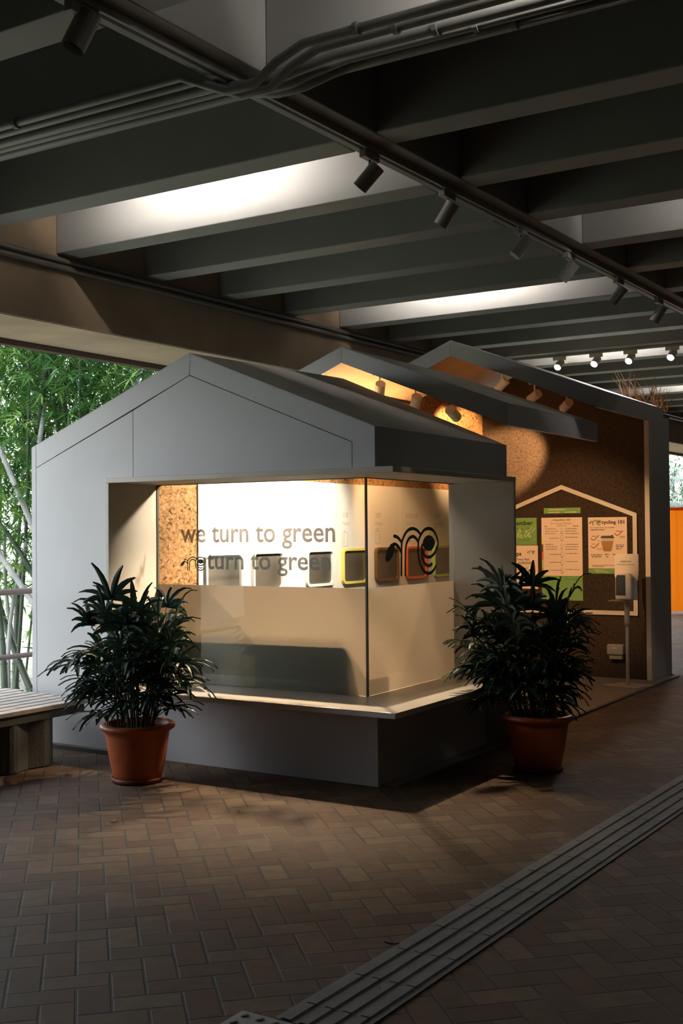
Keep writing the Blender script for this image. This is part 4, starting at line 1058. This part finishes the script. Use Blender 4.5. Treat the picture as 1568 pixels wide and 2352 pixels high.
# the grove: beyond the railing, from near the viewer's left to beyond the kiosk
def gp(s, tt, z=0.0): return K(*G2(s, tt), z)
def wp(px, py, dep):      # world point at a given forward distance
    d = MC @ Vector((px - 784, py - 1176, FPX)); k = dep / d.y
    return Vector((0, 0, 1.6)) + d * k
for i in range(20):
    dep = 12.6 + 4.4 * ((i * 0.618) % 1.0); px = -110 + 520 * (i + 0.5) / 20
    b0 = wp(px, 1500, dep); b0.z = -0.3
    tp = b0 + Vector((rnd.uniform(-.5, .5), rnd.uniform(-.4, .4), rnd.uniform(4.6, 6.0)))
    cane_bamboo(b0, tp, rnd.uniform(0.016, 0.030), M_BAMG, 'green bamboo with leafy crown in the grove behind the railing', 560, 100 + i, M_BAMD if i % 2 else M_BAML, grp='leafy bamboos of the grove')
for i in range(9):
    b0 = gp(-6.5 - 2.5 * rnd.random(), -9 + 1.1 * i + rnd.random(), -0.3); tp = b0 + Vector((rnd.uniform(-.5, .5), rnd.uniform(-.4, .4), rnd.uniform(3.6, 5.0)))
    cane_bamboo(b0, tp, rnd.uniform(0.022, 0.04), M_BAMG, 'sparse bamboo outside the open side, left of the photo', 60, 200 + i, M_BAML, grp='sparse bamboos left of the view')
# leaning pale and dark canes that show left of the kiosk
for i, (a_, b_, dep, r, mt, lb) in enumerate((
        ((-150, 700), (95, 1260), 12.0, 0.030, M_BAMW, 'pale grey bamboo cane leaning steeply down to the kiosk edge'),
        ((-90, 1140), (130, 1460), 11.6, 0.034, M_BAMW, 'thick pale cane leaning toward the top rail'),
        ((-110, 1080), (120, 1420), 12.3, 0.030, M_BAMG, 'grey-green cane leaning above the thick pale cane'),
        ((-40, 1180), (95, 1640), 12.8, 0.040, M_BAMG, 'dark green cane leaning across both rails'),
        ((10, 1220), (80, 1640), 13.2, 0.030, M_BAMW, 'pale cane crossing behind the dark leaning cane'),
        ((62, 1240), (22, 1640), 12.2, 0.026, M_BAMW, 'thin pale upright cane between the rails'),
        ((45, 1300), (36, 1640), 13.6, 0.045, M_BAMG, 'stout dark upright cane beside the kiosk edge'),
        ((-15, 1300), (12, 1640), 12.0, 0.040, M_BAMG, 'stout dark upright cane at the left photo edge'),
        ((130, 760), (92, 1060), 13.0, 0.045, M_BAMG, 'dark vertical cane rising behind the kiosk roof corner'),
        ((190, 790), (165, 1000), 13.4, 0.035, M_BAMG, 'slim dark cane behind the left roof slope'),
        ((104, 930), (90, 1020), 12.4, 0.028, M_BAMW, 'short pale cane section among the leaves'),
        ((312, 800), (296, 905), 13.2, 0.030, M_BAMW, 'white cane rising just left of the front peak'))):
    cane_bamboo(wp(*b_, dep), wp(*a_, dep + 0.4), r, mt, lb, 0, 300 + i)
# pale palm plants at the far right, outdoors
for i, (s, tt, zz_) in enumerate(((-5.2, 20.9, 2.3), (-5.4, 21.8, 2.9), (-5.1, 22.6, 2.3), (-5.6, 20.4, 2.8), (-6.0, 22.8, 3.2))):
    b0 = gp(s, tt, -0.3)
    t = thing('garden_palm', tuple(b0), ['pale feathery palm outdoors at the far right edge, lower one', 'pale feathery palm outdoors at the far right edge, taller one', 'garden palm beyond the orange screen', 'garden palm hidden beside the far wall', 'farthest garden palm outdoors'][i], 'palm', 'W')
    MB().tube([b0, b0 + Vector((0, 0, zz_))], 0.06, 8, r2=0.04).build('trunk', M_BAMG, t)
    lf = MB(); c = b0 + Vector((0, 0, zz_))
    for f in range(14):
        a0 = 2 * pi * f / 14; L = rnd.uniform(0.9, 1.3)
        for k in range(26):
            g = k / 26; q = c + Vector((cos(a0) * L * g, sin(a0) * L * g, 0.35 * sin(g * pi) - 0.5 * g * g))
            for s_ in (-1, 1):
                d = Vector((cos(a0 + s_ * 1.0), sin(a0 + s_ * 1.0), -0.5)).normalized() * 0.28 * (1 - 0.5 * g); n0 = len(lf.v)
                w = Vector((cos(a0), sin(a0), 0)) * 0.012
                lf.v += [tuple(q - w), tuple(q + w), tuple(q + d)]; lf.f.append((n0, n0 + 1, n0 + 2))
    lf.build('frond', M_FROND, t)

for i in range(8):
    b0 = gp(-5.9 - 0.4 * (i % 2), 21.3 + 0.7 * i, -0.3)
    cane_bamboo(b0, b0 + Vector((0.1, 0.1, 3.6)), 0.03, M_BAMG, 'dark bushy bamboo beyond the pale palms at the far right edge', 260, 400 + i, M_BAMD, grp='dark bamboos at the far right edge')
